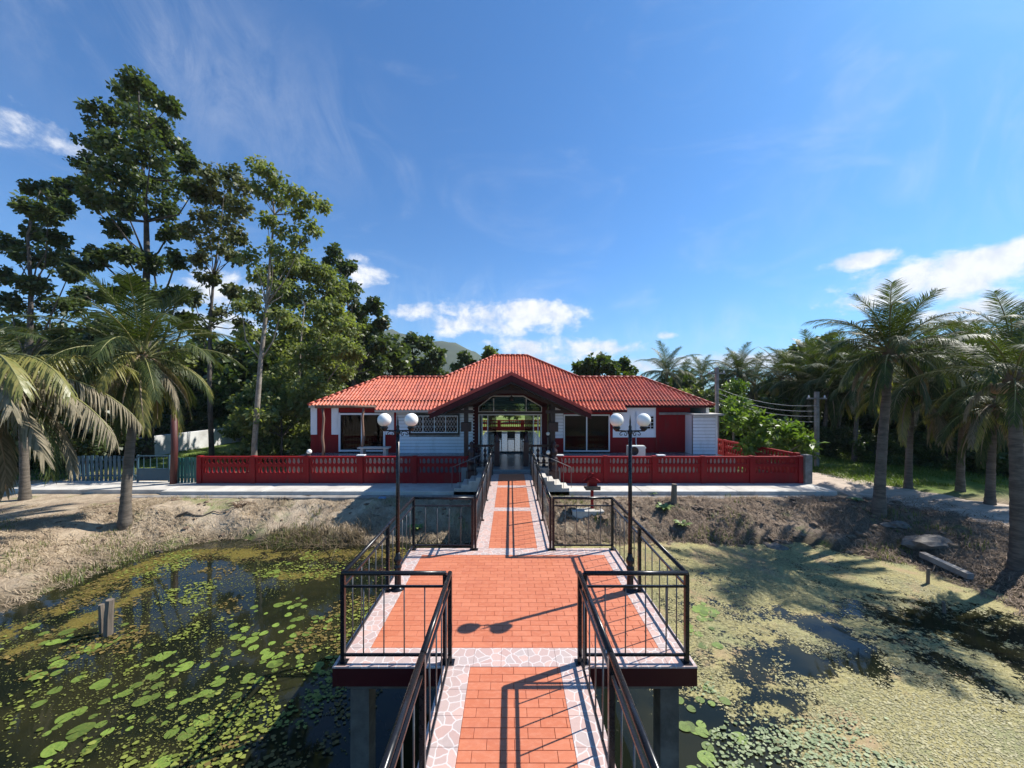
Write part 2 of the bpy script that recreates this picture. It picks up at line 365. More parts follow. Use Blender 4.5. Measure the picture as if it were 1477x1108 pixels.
at = me.attributes.new('algae', 'FLOAT', 'POINT'); at.data.foreach_set('value', alg.ravel().astype(np.float32))
tag(link('pond_water', me), 'dark pond water with floating yellow-green algae scum', 'pond', kind='structure')
def algae_at(x, y):
    i = np.clip(np.searchsorted(wx, x), 0, len(wx)-1); j = np.clip(np.searchsorted(wy, y), 0, len(wy)-1); return alg[j, i]

# promenade slab in front of the fence, and the path at the right
pm = empty('promenade', (0, 0, 0), 'pale concrete walkway slab running along the red fence', 'pavement'); pm['kind'] = 'structure'
edges = [(-19.5, -16.6), (-16.59, -13.2), (-13.19, -9.4), (-9.39, -5.6), (-5.59, -1.3), (1.3, 4.9), (4.91, 8.5), (8.51, 12.25)]
for a, b in edges:
    yb = 15.6 if a < -13 else 16.1
    MB().bbox(a, b, 13.9 if a > -13.3 else 14.15, yb, -.95, -.67, .015).build('slab', M_pconc, pm)
MB().bbox(-14.5, -1.4, 13.55, 13.88, -.98, -.80, .02).build('footing', M_conc, pm)
MB().bbox(1.4, 11.0, 13.5, 13.88, -.98, -.82, .02).build('footing', M_conc, pm)
pv = []
path_px = [(1165, 676, 1205, 690), (1205, 684, 1290, 722), (1260, 690, 1390, 745), (1320, 700, 1500, 790), (1400, 716, 1700, 860)]
M_path = mat('dirt_path', (.52, .42, .33), .95, .25, 1.2, color2=(.40, .32, .25), bump=.5, bscale=10, dirt=((.15, .12, .085), 1.5, .6))
ctr = [(13.6, 22.5, 1.0), (13.5, 19.0, 1.1), (13.9, 16.5, 1.5), (14.4, 14.0, 1.8), (15.4, 12.0, 1.7), (16.2, 10.0, 1.7), (17.0, 7.0, 1.7), (18, 2, 1.7)]
P_ = []
for i in range(len(ctr)-1):
    for k in range(12):
        t_ = k/12; a = ctr[i]; b = ctr[i+1]; P_.append([a[j]*(1-t_)+b[j]*t_ for j in range(3)])
V = []; Fq = []
for i, (x, y, hw) in enumerate(P_):
    x2, y2, _ = P_[min(i+1, len(P_)-1)]; x1, y1, _ = P_[max(i-1, 0)]
    d = Vector((x2-x1, y2-y1)).normalized(); nrm = Vector((-d.y, d.x))
    for k in range(17):
        s = (k/16-.5)*2*(hw+.18*math.sin(i*.9+k)); xx, yy = x+nrm.x*s, y+nrm.y*s
        V.append((xx, yy, float(ground_z(xx, yy))+.05*(1-(k/8-1)**4)-.02*(abs(k/8-1) > .95)))
Fq = [(i*17+k, (i+1)*17+k, (i+1)*17+k+1, i*17+k+1) for i in range(len(P_)-1) for k in range(16)]
tag(MB().add(V, Fq, True).build('dirt_path', M_path), 'brown dirt path curving past the palms on the right', 'path', kind='structure')

# ------------------------------------------------------------------ footbridge
br = empty('footbridge', (0, 0, 0), 'tiled footbridge with a wide middle platform over the pond', 'footbridge')
PX, PY0, PY1, WXh, YEND = 1.985, 4.02, 7.12, .79, 13.8
MB().box(-WXh+.03, WXh-.03, -3, PY0+.02, -.18, -.03).build('slab', M_conc, br)
MB().box(-PX+.03, PX-.03, PY0+.03, PY1-.03, -.185, -.03).build('slab', M_conc, br)
MB().box(-WXh+.03, WXh-.03, PY1-.02, YEND, -.18, -.03).build('slab', M_conc, br)
for s in (-1, 1):
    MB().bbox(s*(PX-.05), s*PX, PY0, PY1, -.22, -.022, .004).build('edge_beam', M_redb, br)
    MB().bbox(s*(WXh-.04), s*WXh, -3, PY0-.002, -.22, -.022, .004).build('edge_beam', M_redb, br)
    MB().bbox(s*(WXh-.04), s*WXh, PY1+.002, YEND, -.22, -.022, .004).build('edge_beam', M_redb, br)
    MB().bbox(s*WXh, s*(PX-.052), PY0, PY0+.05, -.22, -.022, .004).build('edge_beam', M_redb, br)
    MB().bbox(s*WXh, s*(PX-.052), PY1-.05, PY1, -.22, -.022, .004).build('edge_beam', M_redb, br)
for y in (4.3, 6.8): MB().bbox(-1.9, 1.9, y-.11, y+.11, -.38, -.19, .01).build('cross_beam', M_pier, br)
for y in (9.6, 12.2): MB().bbox(-.75, .75, y-.1, y+.1, -.38, -.19, .01).build('cross_beam', M_pier, br)
for x, y in [(-1.76, 4.3), (1.76, 4.3), (-1.76, 6.8), (1.76, 6.8), (-.6, 9.6), (.6, 9.6), (-.6, 12.2), (.6, 12.2), (-.6, 1.2), (.6, 1.2), (-.6, -2), (.6, -2)]:
    MB().bbox(x-.105, x+.105, y-.105, y+.105, -3.2, -.381, .012).build('pillar', M_pier, br)
# paving: small red tiles in running bond
def tilemat():
    m = bpy.data.materials.new('red_clay_tile'); m.use_nodes = True; t = NT(m.node_tree); p = t.n['Principled BSDF']
    co = t.add('ShaderNodeNewGeometry').outputs['Position']; oi = t.add('ShaderNodeObjectInfo').outputs['Random']
    a = t.add('ShaderNodeAttribute', attribute_name='rnd').outputs['Fac']
    r = t.math('FRACT', t.math('ADD', oi, a))
    c = t.mix(r, (.49, .145, .068), (.55, .178, .088))
    c = t.mix(t.math('MULTIPLY', t.ss(t.noise(26, t.vm('MULTIPLY', co, (.5, 1, 1)), 6, .7), .42, .68), .4), c, (.62, .26, .155))
    c = t.mix(t.math('MULTIPLY', t.ss(t.noise(2.1, co, 6, .68), .5, .72), .35), c, (.40, .11, .065))
    t.set(p.inputs['Base Color'], c)
    t.set(p.inputs['Roughness'], t.math('ADD', t.math('MULTIPLY', t.noise(5, co, 5), .35), .30)); p.inputs['Specular IOR Level'].default_value = .4
    t.set(p.inputs['Normal'], t.bump(t.noise(70, co, 4, .6), .12, .004)); return m
def stonemat():
    m = bpy.data.materials.new('crazy_paving_tile'); m.use_nodes = True; t = NT(m.node_tree); p = t.n['Principled BSDF']
    co = t.add('ShaderNodeNewGeometry').outputs['Position']
    warp = t.vm('ADD', co, t.vm('MULTIPLY', t.noise(9, co, 3, .5, out='Color'), (.05, .05, 0)))
    v = t.add('ShaderNodeTexVoronoi', feature='DISTANCE_TO_EDGE', voronoi_dimensions='2D'); v.inputs['Scale'].default_value = 9.5; t.set(v.inputs['Vector'], warp)
    v2 = t.add('ShaderNodeTexVoronoi', voronoi_dimensions='2D'); v2.inputs['Scale'].default_value = 9.5; t.set(v2.inputs['Vector'], warp)
    s2 = t.add('ShaderNodeSeparateColor'); t.set(s2.inputs[0], v2.outputs['Color'])
    c = t.mix(s2.outputs[0], (.50, .33, .285), (.46, .38, .35))
    c = t.mix(t.ss(s2.outputs[1], .6, .8), c, (.58, .39, .33))
    c = t.mix(t.math('MULTIPLY', t.ss(t.noise(30, co, 5, .7), .45, .7), .3), c, (.40, .30, .27))
    e = t.ss(v.outputs['Distance'], .035, .075)
    c = t.mix(e, (.62, .545, .51), c)
    c = t.mix(t.math('MULTIPLY', t.ss(t.noise(2.6, co, 6, .68), .52, .75), .3), c, (.30, .24, .21))
    t.set(p.inputs['Base Color'], c); p.inputs['Roughness'].default_value = .42; p.inputs['Specular IOR Level'].default_value = .4
    t.set(p.inputs['Normal'], t.bump(e, .25, .004)); return m
M_tile, M_stone = tilemat(), stonemat()
M_grout = mat('dark_red_grout', (.30, .075, .045), .9, .2, 6)
RW, RL = .104, .236
tiles = []
def pave(x0, x1, y0, y1, k0=0):
    n = int(round((y1-y0)/RW)); rw = (y1-y0)/n
    for i in range(n):
        off = ((i+k0) % 2)*RL*.5; x = x0-off
        while x < x1-1e-4:
            a, b = max(x, x0), min(x+RL, x1)
            if b-a > .012: tiles.append((a, b, y0+i*rw, y0+(i+1)*rw))
            x += RL
RX, PRX = .487, 1.68
pave(-RX, RX, -3+.002, 4.01); pave(-PRX, PRX, 4.315, 6.82)
pave(-RX*.96, RX*.96, 7.125, 9.40); pave(-RX*.96, RX*.96, 9.70, 11.80); pave(-RX*.96, RX*.96, 12.08, YEND)
def tile_score(t):
    cx_, cy_ = (t[0]+t[1])/2, (t[2]+t[3])/2
    if cy_ < 2.75: return -1/cy_ if cy_ > 0 else -9
    return (t[1]-t[0])/(cy_**2)
tiles.sort(key=tile_score, reverse=True)
cache = {}
g = .0018
for t_ in tiles[:300]:
    a, b, c_, d = t_; key = (round(b-a, 3), round(d-c_, 3))
    if key not in cache:
        cache[key] = MB().bbox(-(b-a)/2+g, (b-a)/2-g, -(d-c_)/2+g, (d-c_)/2-g, -.02, 0, .0022).mesh('tile', M_tile)
    link('tile', cache[key], br, ((a+b)/2, (c_+d)/2, random.uniform(-.0008, .0008)))
rb = MB(); rr = []
for a, b, c_, d in tiles[300:]:
    n0 = len(rb.f); rb.bbox(a+g, b-g, c_+g, d-g, -.02, random.uniform(-.0008, .0008), .0022); rr += [random.random()]*(len(rb.f)-n0)
o = rb.build('tile_paving', M_tile, br); o['kind'] = 'stuff'
a_ = o.data.attributes.new('rnd', 'FLOAT', 'FACE'); a_.data.foreach_set('value', rr)
# border tiles with a crazy-paving face, 30 cm squares
def border(x0, x1, y0, y1):
    nx_ = max(1, round((x1-x0)/.3)); ny_ = max(1, round((y1-y0)/.3))
    for i in range(nx_):
        for j in range(ny_):
            a, b = x0+(x1-x0)*i/nx_, x0+(x1-x0)*(i+1)/nx_; c_, d = y0+(y1-y0)*j/ny_, y0+(y1-y0)*(j+1)/ny_
            key = ('b', round(b-a, 3), round(d-c_, 3))
            if key not in cache:
                cache[key] = MB().bbox(-(b-a)/2+.001, (b-a)/2-.001, -(d-c_)/2+.001, (d-c_)/2-.001, -.02, 0, .0018).mesh('border_tile', M_stone)
            link('border_tile', cache[key], br, ((a+b)/2, (c_+d)/2, .001))
for s in (-1, 1):
    a, b = sorted((s*RX, s*WXh)); border(a, b, -3, 4.01)
    a, b = sorted((s*PRX, s*PX)); border(a, b, 4.315, 6.82)
    a, b = sorted((s*RX*.96, s*WXh)); border(a, b, 7.125, YEND)
border(-PX, PX, 4.012, 4.313); border(-PX, PX, 6.822, 7.123)
border(-RX*.96, RX*.96, 9.402, 9.698); border(-RX*.96, RX*.96, 11.802, 12.078)
gb = MB().box(-WXh+.045, WXh-.045, -3, PY0-.01, -.029, -.006).box(-PX+.055, PX-.055, PY0+.055, PY1-.055, -.029, -.006).box(-WXh+.045, WXh-.045, PY1+.005, YEND, -.029, -.006)
gb.build('grout_bed', M_grout, br)

# ------------------------------------------------------------------ railings
def railing(name, label, pts, posts_on=None, skip_first=False, nb=4.3, h=.985):
    root = empty(name, (pts[0][0], pts[0][1], 0), label, 'railing', 'black railings of the footbridge')
    o0 = Vector((pts[0][0], pts[0][1], 0))
    done = set()
    for i in range(len(pts)-1):
        a = Vector((*pts[i], 0))-o0; b = Vector((*pts[i+1], 0))-o0; L = (b-a).length; d = (b-a)/L
        up = Vector((0, 0, 1)); nseg = max(1, round(L/1.45))
        MB().tube([a+up*h-d*.01, b+up*h+d*.01], .025, 12).build('top_rail', M_black, root)
        MB().beam(a+up*(h-.145), b+up*(h-.145), .022, .022).build('middle_rail', M_black, root)
        MB().beam(a+up*.085, b+up*.085, .022, .026).build('bottom_rail', M_black, root)
        for k in range(nseg+1):
            p = a+d*(L*k/nseg); key = (round(p.x, 2), round(p.y, 2))
            if key in done: continue
            done.add(key)
            MB().box(p.x-.022, p.x+.022, p.y-.022, p.y+.022, .0, h-.004).build('post', M_black, root)
            MB().box(p.x-.05, p.x+.05, p.y-.05, p.y+.05, .0015, .009).build('base_plate', M_black, root)
        for k in range(nseg):
            m = max(2, round(L/nseg/.245))
            for q in range(1, m):
                p = a+d*(L*(k+q/m)/nseg)
                link('baluster', bal_me, root, (p.x, p.y, 0), (random.uniform(-.004, .004), random.uniform(-.004, .004), 0))
    return root
bal_me = MB().tube([(0, 0, .095), (0, 0, .985-.15)], .0075, 8).mesh('baluster', mat('sun_glint_black_bar', (.075, .072, .07), .32, .3, 8, spec=.7, dirt=((.25, .24, .22), 20, .3)))  # black bars lightened in colour to stand in for sun glint
RP, RWk = 1.895, .715
for s, sd_ in ((-1, 'left'), (1, 'right')):
    railing('railing', f'black railing on the {sd_} of the near walkway, running towards the viewer', [(s*RWk, 4.075), (s*RWk, 2.80), (s*RWk, 1.5), (s*RWk, .2)])
    railing('railing', f'black railing round the {sd_} half of the wide platform, lamp post beside it', [(s*(RWk+.002), 4.085+.055), (s*RP, 4.085+.055), (s*RP, 7.05), (s*(RWk+.002), 7.05)] if False else [(s*(RWk+.055), 4.078), (s*RP, 4.078), (s*RP, 7.05), (s*(RWk+.055), 7.05)])
    railing('railing', f'black railing on the {sd_} of the far walkway, leading to the porch', [(s*RWk, 7.05), (s*RWk, 8.7), (s*RWk, 10.35), (s*RWk, 12.0), (s*RWk, 13.65)])

# ------------------------------------------------------------------ lamp posts
def lamp(x, y, label):
    r = empty('lamp_post', (x, y, 0), label, 'street lamp', 'two-globe lamp posts on the platform')
    MB().lathe([(.001, .002), (.10, .002), (.10, .018), (.055, .03), (.05, .05), (.045, .30), (.05, .31), (.058, .33), (.058, .35), (.042, .37), (.042, .40), (.056, .42), (.062, .45), (.056, .48), (.036, .52), (.034, .56), (.001, .56)], n=20).build('base', M_black, r)
    MB().tube([(0, 0, .53), (0, 0, 2.40)], [.031, .027], 14).build('pole', M_black, r)
    MB().lathe([(.03, 2.36), (.042, 2.38), (.03, 2.41), (.02, 2.44), (.024, 2.47), (.012, 2.50), (.014, 2.54), (.005, 2.62), (.0005, 2.66)], n=12).build('finial', M_black, r)
    for s in (-1, 1):
        a = MB().tube([(0, 0, 2.405), (s*.10, 0, 2.41), (s*.215, 0, 2.41)], .011, 8).build('arm', M_black, r)
        sc_ = [(s*(.05+.10*t_+.035*math.cos(t_*9)), 0, 2.37-.035*math.sin(t_*9)*(1-t_*.3)) for t_ in np.linspace(0, 1, 22)]
        MB().tube(sc_, .006, 6).build('scroll', M_black, a)
        MB().lathe([(.012, 2.40), (.045, 2.43), (.06, 2.455), (.05, 2.475), (.04, 2.48)], (s*.205, 0, 0), 14).build('globe_holder', M_black, a)
        MB().sphere((s*.205, 0, 2.573), .103, 28, 18).build('globe', M_globe, r)
    return r
lamp(-1.76, 5.62, 'black lamp post with two white globes on the left side of the platform')
lamp(1.76, 5.58, 'black lamp post with two white globes on the right side of the platform')
# ------------------------------------------------------------------ house
YW, FZ = 18.9, 0.0
hs = empty('house', (0, YW, FZ), 'low white and maroon house with red tiled hip roof beyond the bridge', 'house')
def hb(name, m, x0, x1, y0, y1, z0, z1, parent=None, b=.006):
    o = MB().bbox(x0, x1, y0, y1, z0, z1, b).build(name, m, hs if parent is None else parent)
    if parent is None: o.location = (0, -YW, -FZ)
    return o
def hm(name, mb, m, parent=None):
    o = mb.build(name, m, hs if parent is None else parent)
    if parent is None: o.location = (0, -YW, -FZ)
    return o
XL, XR = -10.22, 10.2
hb('terrace', M_grey, -10.4, -2.05, 17.05, YW, -.9, FZ)
hb('terrace', M_grey, 2.0, 10.35, 17.05, YW, -.9, FZ)
hb('porch_floor', M_grey, -2.04, 1.99, 15.0, 30.0, -.9, FZ+.002)
hb('floor', mat('dark_interior_tile', (.16, .10, .08), .3, .2), -10.1, -2.05, YW+.01, 24.0, -.9, FZ-.01)
hb('floor', MATS['dark_interior_tile'], 2.0, 10.1, YW+.01, 24.0, -.9, FZ-.01)
# walls at the sides and the back
for x in (XL, XR-.15): hb('wall', M_white, x, x+.15, YW+.16, 24.2, -.5, 2.42)
hb('wall', M_white, XL, -1.9, 24.05, 24.2, -.5, 2.6); hb('wall', M_white, 1.9, XR, 24.05, 24.2, -.5, 2.6)
hb('wall', M_dwood, -2.12, -1.98, YW+.16, 24.04, 0, 3.3); hb('wall', M_dwood, 1.92, 2.06, YW+.16, 24.04, 0, 3.3)
for a, b in ((-10.05, -2.13), (2.07, 10.03)): hb('wall', M_soffit, a, b, 21.3, 21.4, 0, 2.6)  # unseen dark partitions, added to darken the rooms behind the glass
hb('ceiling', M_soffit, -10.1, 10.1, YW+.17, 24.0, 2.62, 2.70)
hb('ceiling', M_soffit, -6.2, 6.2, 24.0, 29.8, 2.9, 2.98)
def wallpiece(m, pxa, pxb, pya, pyb, dy=0.0, th=.14, name='wall'):
    return hb(name, m, X(pxa, YW), X(pxb, YW), YW+dy, YW+dy+th, max(Z(pyb, YW), FZ) if pyb < 900 else FZ, Z(pya, YW))
TOPY = 585
# left bay, from the corner
wallpiece(M_white, 448, 457, TOPY, 627); wallpiece(M_red, 448, 457, 627.1, 999)
wallpiece(M_red, 457, 478, TOPY, 999, .03)
wallpiece(M_white, 478, 488, TOPY, 627); wallpiece(M_red, 478, 488, 627.1, 999)
wallpiece(M_red, 488, 556, TOPY, 595, .02)
wallpiece(M_white, 556, 571, TOPY, 627); wallpiece(M_red, 556, 571, 627.1, 999)
wallpiece(M_red, 568.5, 571.5, TOPY, 999, -.03, .03, 'corner_post')
# siding boards of the left wall with the grilled window cut out
bh = .165
def siding(xa, xb, z0, z1, holes=(), y=YW, gap=.020):  # dark backing colour stands in for shade in the gaps between boards
    hb('wall', M_conc, xa, xb, y+.035, y+.15, z0, z1) if not holes else None
    if holes:
        hx0, hx1, hz0, hz1 = holes[0]
        for (a, b, c_, d) in ((xa, hx0, z0, z1), (hx1, xb, z0, z1), (hx0, hx1, z0, hz0), (hx0, hx1, hz1, z1)): hb('wall', M_conc, a, b, y+.035, y+.15, c_, d)
    n = int(math.ceil((z1-z0)/bh))
    for i in range(n):
        a, b = z0+i*bh, min(z0+(i+1)*bh, z1)-gap
        segs = [(xa, xb)]
        if holes and b > hz0 and a < hz1: segs = [(xa, hx0), (hx1, xb)]
        for s0, s1 in segs:
            V = [(s0, y-.012, a), (s1, y-.012, a), (s1, y+.026, b), (s0, y+.026, b), (s0, y+.034, a), (s1, y+.034, a), (s1, y+.034, b), (s0, y+.034, b)]
            hm('siding_board', MB().add(V, [(0,1,2,3), (4,7,6,5), (0,4,5,1), (3,2,6,7), (0,3,7,4), (1,5,6,2)]), M_white)
wx0, wx1, wz0, wz1 = X(590, YW), X(663, YW), Z(627, YW), Z(597, YW)
siding(X(571.6, YW), X(684, YW), 0, 2.38, [(wx0, wx1, wz0, wz1)])
siding(X(800, YW), X(812.5, YW), .75, 2.45); wallpiece(M_red, 800, 812.5, 631.9, 999)
hb('corner_post', M_red, X(797.5, YW), X(799.8, YW), YW-.02, YW+.15, 0, 2.45)
# right bay
wallpiece(M_red, 813, 880, TOPY, 597.5, .02)
wallpiece(M_red, 880, 884, TOPY, 999)
wallpiece(M_red, 884, 948, 631.1, 999, .02)
pw0, pw1, pz0, pz1 = X(932, YW), X(944.5, YW), Z(620, YW), Z(599, YW)
for a, b, c_, d in ((X(884, YW), pw0, Z(631, YW), 2.45), (pw1, X(948, YW), Z(631, YW), 2.45), (pw0, pw1, Z(631, YW), pz0), (pw0, pw1, pz1, 2.45)):
    hb('wall', M_white, a, b, YW, YW+.14, c_, d)
hb('wall', M_red, X(948, YW), X(999, YW), YW+.25, YW+.4, 0, 2.4)
hb('corner_post', M_red, X(946, YW), X(950, YW), YW-.05, YW+.12, 0, 2.42)
hb('lintel', M_conc, X(950, YW), X(996, YW), YW+.1, YW+.24, Z(598, YW)-.02, Z(598, YW)+.1)
# white boarded utility room at the right end
ux0, ux1 = X(1000, 18.3), X(1034, 18.3)
siding(ux0, ux1, -.3, 1.93, y=18.3)
hb('wall', M_white, ux1-.12, ux1-.004, 18.46, 20.2, -.3, 1.93); hb('wall', M_white, ux0, ux0+.12, 18.46, 20.2, -.3, 1.93)
hb('flat_roof', M_pconc, ux0-.05, ux1+.38, 18.15, 20.3, 1.935, 2.02)
hb('corner_trim', M_wframe, ux1-.07, ux1+.012, 18.26, 18.30, -.3, 1.93)
def window(x0, x1, z0, z1, y, panes, fr=.055, outer=None, grille=False, curtain=False, bars_h=0):
    wn = empty('window'); wn.parent = hs; wn.location = (0, -YW, -FZ)
    if outer:
        for a, b, c_, d in ((x0-.09, x0, z0-.09, z1+.09), (x1, x1+.09, z0-.09, z1+.09), (x0+.001, x1-.001, z0-.09, z0), (x0+.001, x1-.001, z1, z1+.09)):
            hb('outer_frame', outer, a, b, y-.045, y+.02, c_, d, wn)
    hb('frame', M_wframe, x0, x0+fr, y-.02, y+.06, z0, z1, wn); hb('frame', M_wframe, x1-fr, x1, y-.02, y+.06, z0, z1, wn)
    hb('frame', M_wframe, x0+fr+.001, x1-fr-.001, y-.02, y+.06, z1-fr, z1, wn); hb('frame', M_wframe, x0+fr+.001, x1-fr-.001, y-.02, y+.06, z0, z0+fr, wn)
    wd = (x1-x0-2*fr)/panes
    for i in range(panes):
        a = x0+fr+i*wd; b = a+wd
        if i: hb('mullion', M_wframe, a-fr*.45, a+fr*.45, y-.018, y+.05, z0+fr+.001, z1-fr-.001, wn)
        MB().box(a+.002, b-.002, y+.02, y+.026, z0+fr, z1-fr).build('pane', M_glass, wn)
        if grille:
            g_ = MB(); n = 5
            for k in range(-n, n+1):
                for s in (-1, 1):
                    pts = []
                    for q in range(13):
                        zz = z0+fr+(z1-z0-2*fr)*q/12; xx = a+wd/2+k*wd/4+s*(zz-(z0+z1)/2)*.55
                        if a+.01 < xx < b-.01: pts.append((xx, y-.008, zz))
                    if len(pts) > 1: g_.tube([pts[0], pts[-1]], .007, 4)
            for zz in (z0+.36*(z1-z0), z0+.68*(z1-z0)): g_.tube([(a, y-.008, zz), (b, y-.008, zz)], .006, 4)
            g_.build('grille', M_wframe, wn)
    return wn
window(wx0+.09, wx1-.09, wz0+.09, wz1-.09, YW, 4, .045, M_black, True)
window(X(488.5, YW), X(555.5, YW), 0.06, Z(596, YW), YW, 2, .09)
window(X(813, YW), X(879.5, YW), 0.06, Z(598, YW), YW, 2, .06)
wn = window(pw0+.01, pw1-.01, pz0+.01, pz1-.01, YW, 1, .05, None)
for k in range(1, 4): hb('glazing_bar', M_wframe, pw0+.06, pw1-.06, YW-.01, YW+.01, pz0+(pz1-pz0)*k/4-.012, pz0+(pz1-pz0)*k/4+.012, wn)
hb('glazing_bar', M_wframe, (pw0+pw1)/2-.012, (pw0+pw1)/2+.012, YW-.013, YW+.008, pz0+.06, pz1-.06, wn)
# entrance: glazed door wall and trapezoid fanlight
dx0, dx1, dh = X(690, YW), X(781.5, YW), Z(597.5, YW)
en = empty('entrance'); en.parent = hs; en.location = (0, -YW, -FZ)
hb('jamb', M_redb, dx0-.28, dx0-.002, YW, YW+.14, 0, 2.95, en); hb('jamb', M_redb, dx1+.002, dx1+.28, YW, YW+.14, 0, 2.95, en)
hb('lintel', M_dwood, dx0, dx1, YW-.02, YW+.12, dh+.002, dh+.105, en)
for px in (690.8, 695.5, 703.5, 769.5, 776, 780.6): hb('frame', M_wframe, X(px, YW)-.026, X(px, YW)+.026, YW, YW+.06, 0, dh-.061, en)
hb('frame', M_wframe, dx0, dx1, YW-.005, YW+.065, dh-.06, dh, en)
for a, b in ((704, 716), (757, 769)): MB().box(X(a, YW), X(b, YW), YW+.02, YW+.026, .05, dh-.06).build('pane', M_glass, en)
hb('door_rail', M_black, X(704, YW), X(769, YW), YW+.0, YW+.05, 0.0, .07, en)
tz0, tz1 = dh+.11, Z(571.5, YW); a0, a1, b0, b1 = dx0, dx1, X(710, YW), X(755, YW); tm = tz0+.26
poly = [(a0, tz0), (a1, tz0), (a1, tm), (b1, tz1), (b0, tz1), (a0, tm)]
fr = MB()
for i in range(6):
    p, q = poly[i], poly[(i+1) % 6]; fr.beam((p[0], YW+.03+.003*i, p[1]), (q[0], YW+.03+.003*i, q[1]), .06, .055, (0, 1, 0))
for xx in (X(712, YW), X(759, YW)): fr.beam((xx, YW+.05, tz0), (xx, YW+.05, tz1-.12), .05, .04, (0, 1, 0))
fr.build('fanlight_frame', M_wframe, en)
MB().prism(poly, YW+.05, YW+.056).build('fanlight_pane', M_glass, en)
gab = MB()
for P in ([(a0-.28, 2.95), (a0-.28, tz0-.1), (a0, tz0-.1), (a0, tm+.03), (b0, tz1+.03), (0, tz1+.03), (0, 3.74)], [(a1+.28, 2.95), (0, 3.74), (0, tz1+.03), (b1, tz1+.03), (a1, tm+.03), (a1, tz0-.1), (a1+.28, tz0-.1)]):
    gab.prism(P, YW+.01, YW+.12)
gab.build('gable_wall', M_redb, en)
# ---- main roof
ts, Y0r, Z0r = .55, 18.3, 2.2
def zr(y): return Z0r+ts*(y-Y0r)
def ymax(x):
    a = abs(x)
    if a <= 1.03: return 24.4
    if a <= 3.93: return 24.4-(a-1.03)
    if a <= 7.6: return 21.5
    return max(18.7, 21.5-(a-7.6)*2.8/2.7)
def ymin(x):
    if abs(x) < 3.0: return 18.3+(3.8-1.5/3.05*abs(x)-Z0r)/ts-.12
    return 18.3 if X(540, 18.3) < x < X(905, 18.3) else 18.7
def tile_slope(xs0, xs1, vmin, vmax, place, pitch=.18, row=.33, amp=.05):
    """corrugated, stepped tile courses; place(u, v, w) maps along-eave u, up-plan v, lift w to a point"""
    n = int(round((xs1-xs0)/pitch)); k = 8; us = np.linspace(xs0, xs1, n*k+1); V = []; vs = []
    v = 0; lim = max(vmax(u) for u in us); base = min(vmin(u) for u in us)
    rows = [base+row*i for i in range(int((lim-base)/row)+2)]
    for r0 in rows: vs += [(r0, .020), (r0+row-.004, .004)]
    for j, u in enumerate(us):
        ph = (j % k)/k; prof = math.sin(PI*min(ph/.62, 1)) if ph < .62 else -.35*math.sin(PI*(ph-.62)/.38)
        lo, hi = vmin(u), vmax(u)
        for r0, lift in vs: V.append(place(u, min(max(r0, lo), hi), amp*prof+lift))
    m = len(vs); Fs = [(j*m+i, (j+1)*m+i, (j+1)*m+i+1, j*m+i+1) for j in range(len(us)-1) for i in range(m-1)]
    V = np.array([tuple(p) for p in V]); Fs = np.array(Fs)
    # drop collapsed faces
    e = np.linalg.norm(V[Fs[:, 0]]-V[Fs[:, 3]], axis=1)+np.linalg.norm(V[Fs[:, 1]]-V[Fs[:, 2]], axis=1)
    ok = e > 1e-4; rt = np.random.default_rng(int(abs(xs0)*100)+3).random((n+1, len(rows)+1))
    R = np.array([rt[j//k, i//2] for j in range(len(us)-1) for i in range(m-1)])
    return V, Fs[ok], R[ok]
rf = hb('roof', M_soffit, -9.8, 9.8, 19.2, 24.0, 2.50, 2.56)
rf.name = 'roof'
def roofpart(V, Fs, R, name='tile_courses'):
    me = npmesh(name, V, Fs, M_roof, R); me.polygons.foreach_set('use_smooth', np.zeros(len(me.polygons), bool))
    o = link(name, me, rf); o['kind'] = 'stuff'; return o
for u0, u1 in ((-10.3, X(540, 18.3)-.01), (X(540, 18.3), X(905, 18.3)), (X(905, 18.3)+.01, 10.3)):
    roofpart(*tile_slope(u0, u1, ymin, ymax, lambda u, v, w_: (u, v-w_*.48, zr(v)+w_*.88)))
def end_place(s):
    return lambda u, v, w_: (s*(10.3-(v)+w_*.48), u, zr(18.7)+v*.57+w_*.88)
for s in (-1, 1):
    roofpart(*tile_slope(18.7, 24.3, lambda u: 0, lambda u: 2.7*(1-abs(u-21.5)/2.8), end_place(s)))
# back slopes, plain tiles
bk = MB(); bk.add([(-10.3, 24.3, zr(18.7)), (10.3, 24.3, zr(18.7)), (7.6, 21.5, zr(21.5)), (-7.6, 21.5, zr(21.5))], [(0, 1, 2, 3)])
bk.add([(-6.8, 30.1, zr(18.7)), (6.8, 30.1, zr(18.7)), (1.03, 24.4, zr(24.4)), (-1.03, 24.4, zr(24.4))], [(0, 1, 2, 3)])
for s in (-1, 1):
    bk.add([(s*6.8, 30.1, zr(18.7)), (s*6.8, 24.3, zr(18.7)), (s*3.93, 21.5, zr(21.5)), (s*1.03, 24.4, zr(24.4))], [(0, 1, 2, 3)])
o = bk.build('back_slope', M_roof, rf)
M_ridge = mat('ridge_tile_mortar', (.46, .085, .045), .5, .2, 3, dirt=((.30, .15, .10), 3, .4))
def ridge(a, b, r=.07, n=8):
    L = (Vector(b)-Vector(a)).length; k = max(1, round(L/.36)); A = Vector(a); B = Vector(b)
    mb = MB()
    for i in range(k):
        p = A.lerp(B, i/k); q = A.lerp(B, (i+1.06)/k if i < k-1 else 1); mb.tube([p, q], [r, r*.86], n)
    o = mb.build('ridge_cap', M_ridge, rf)
zt = .05
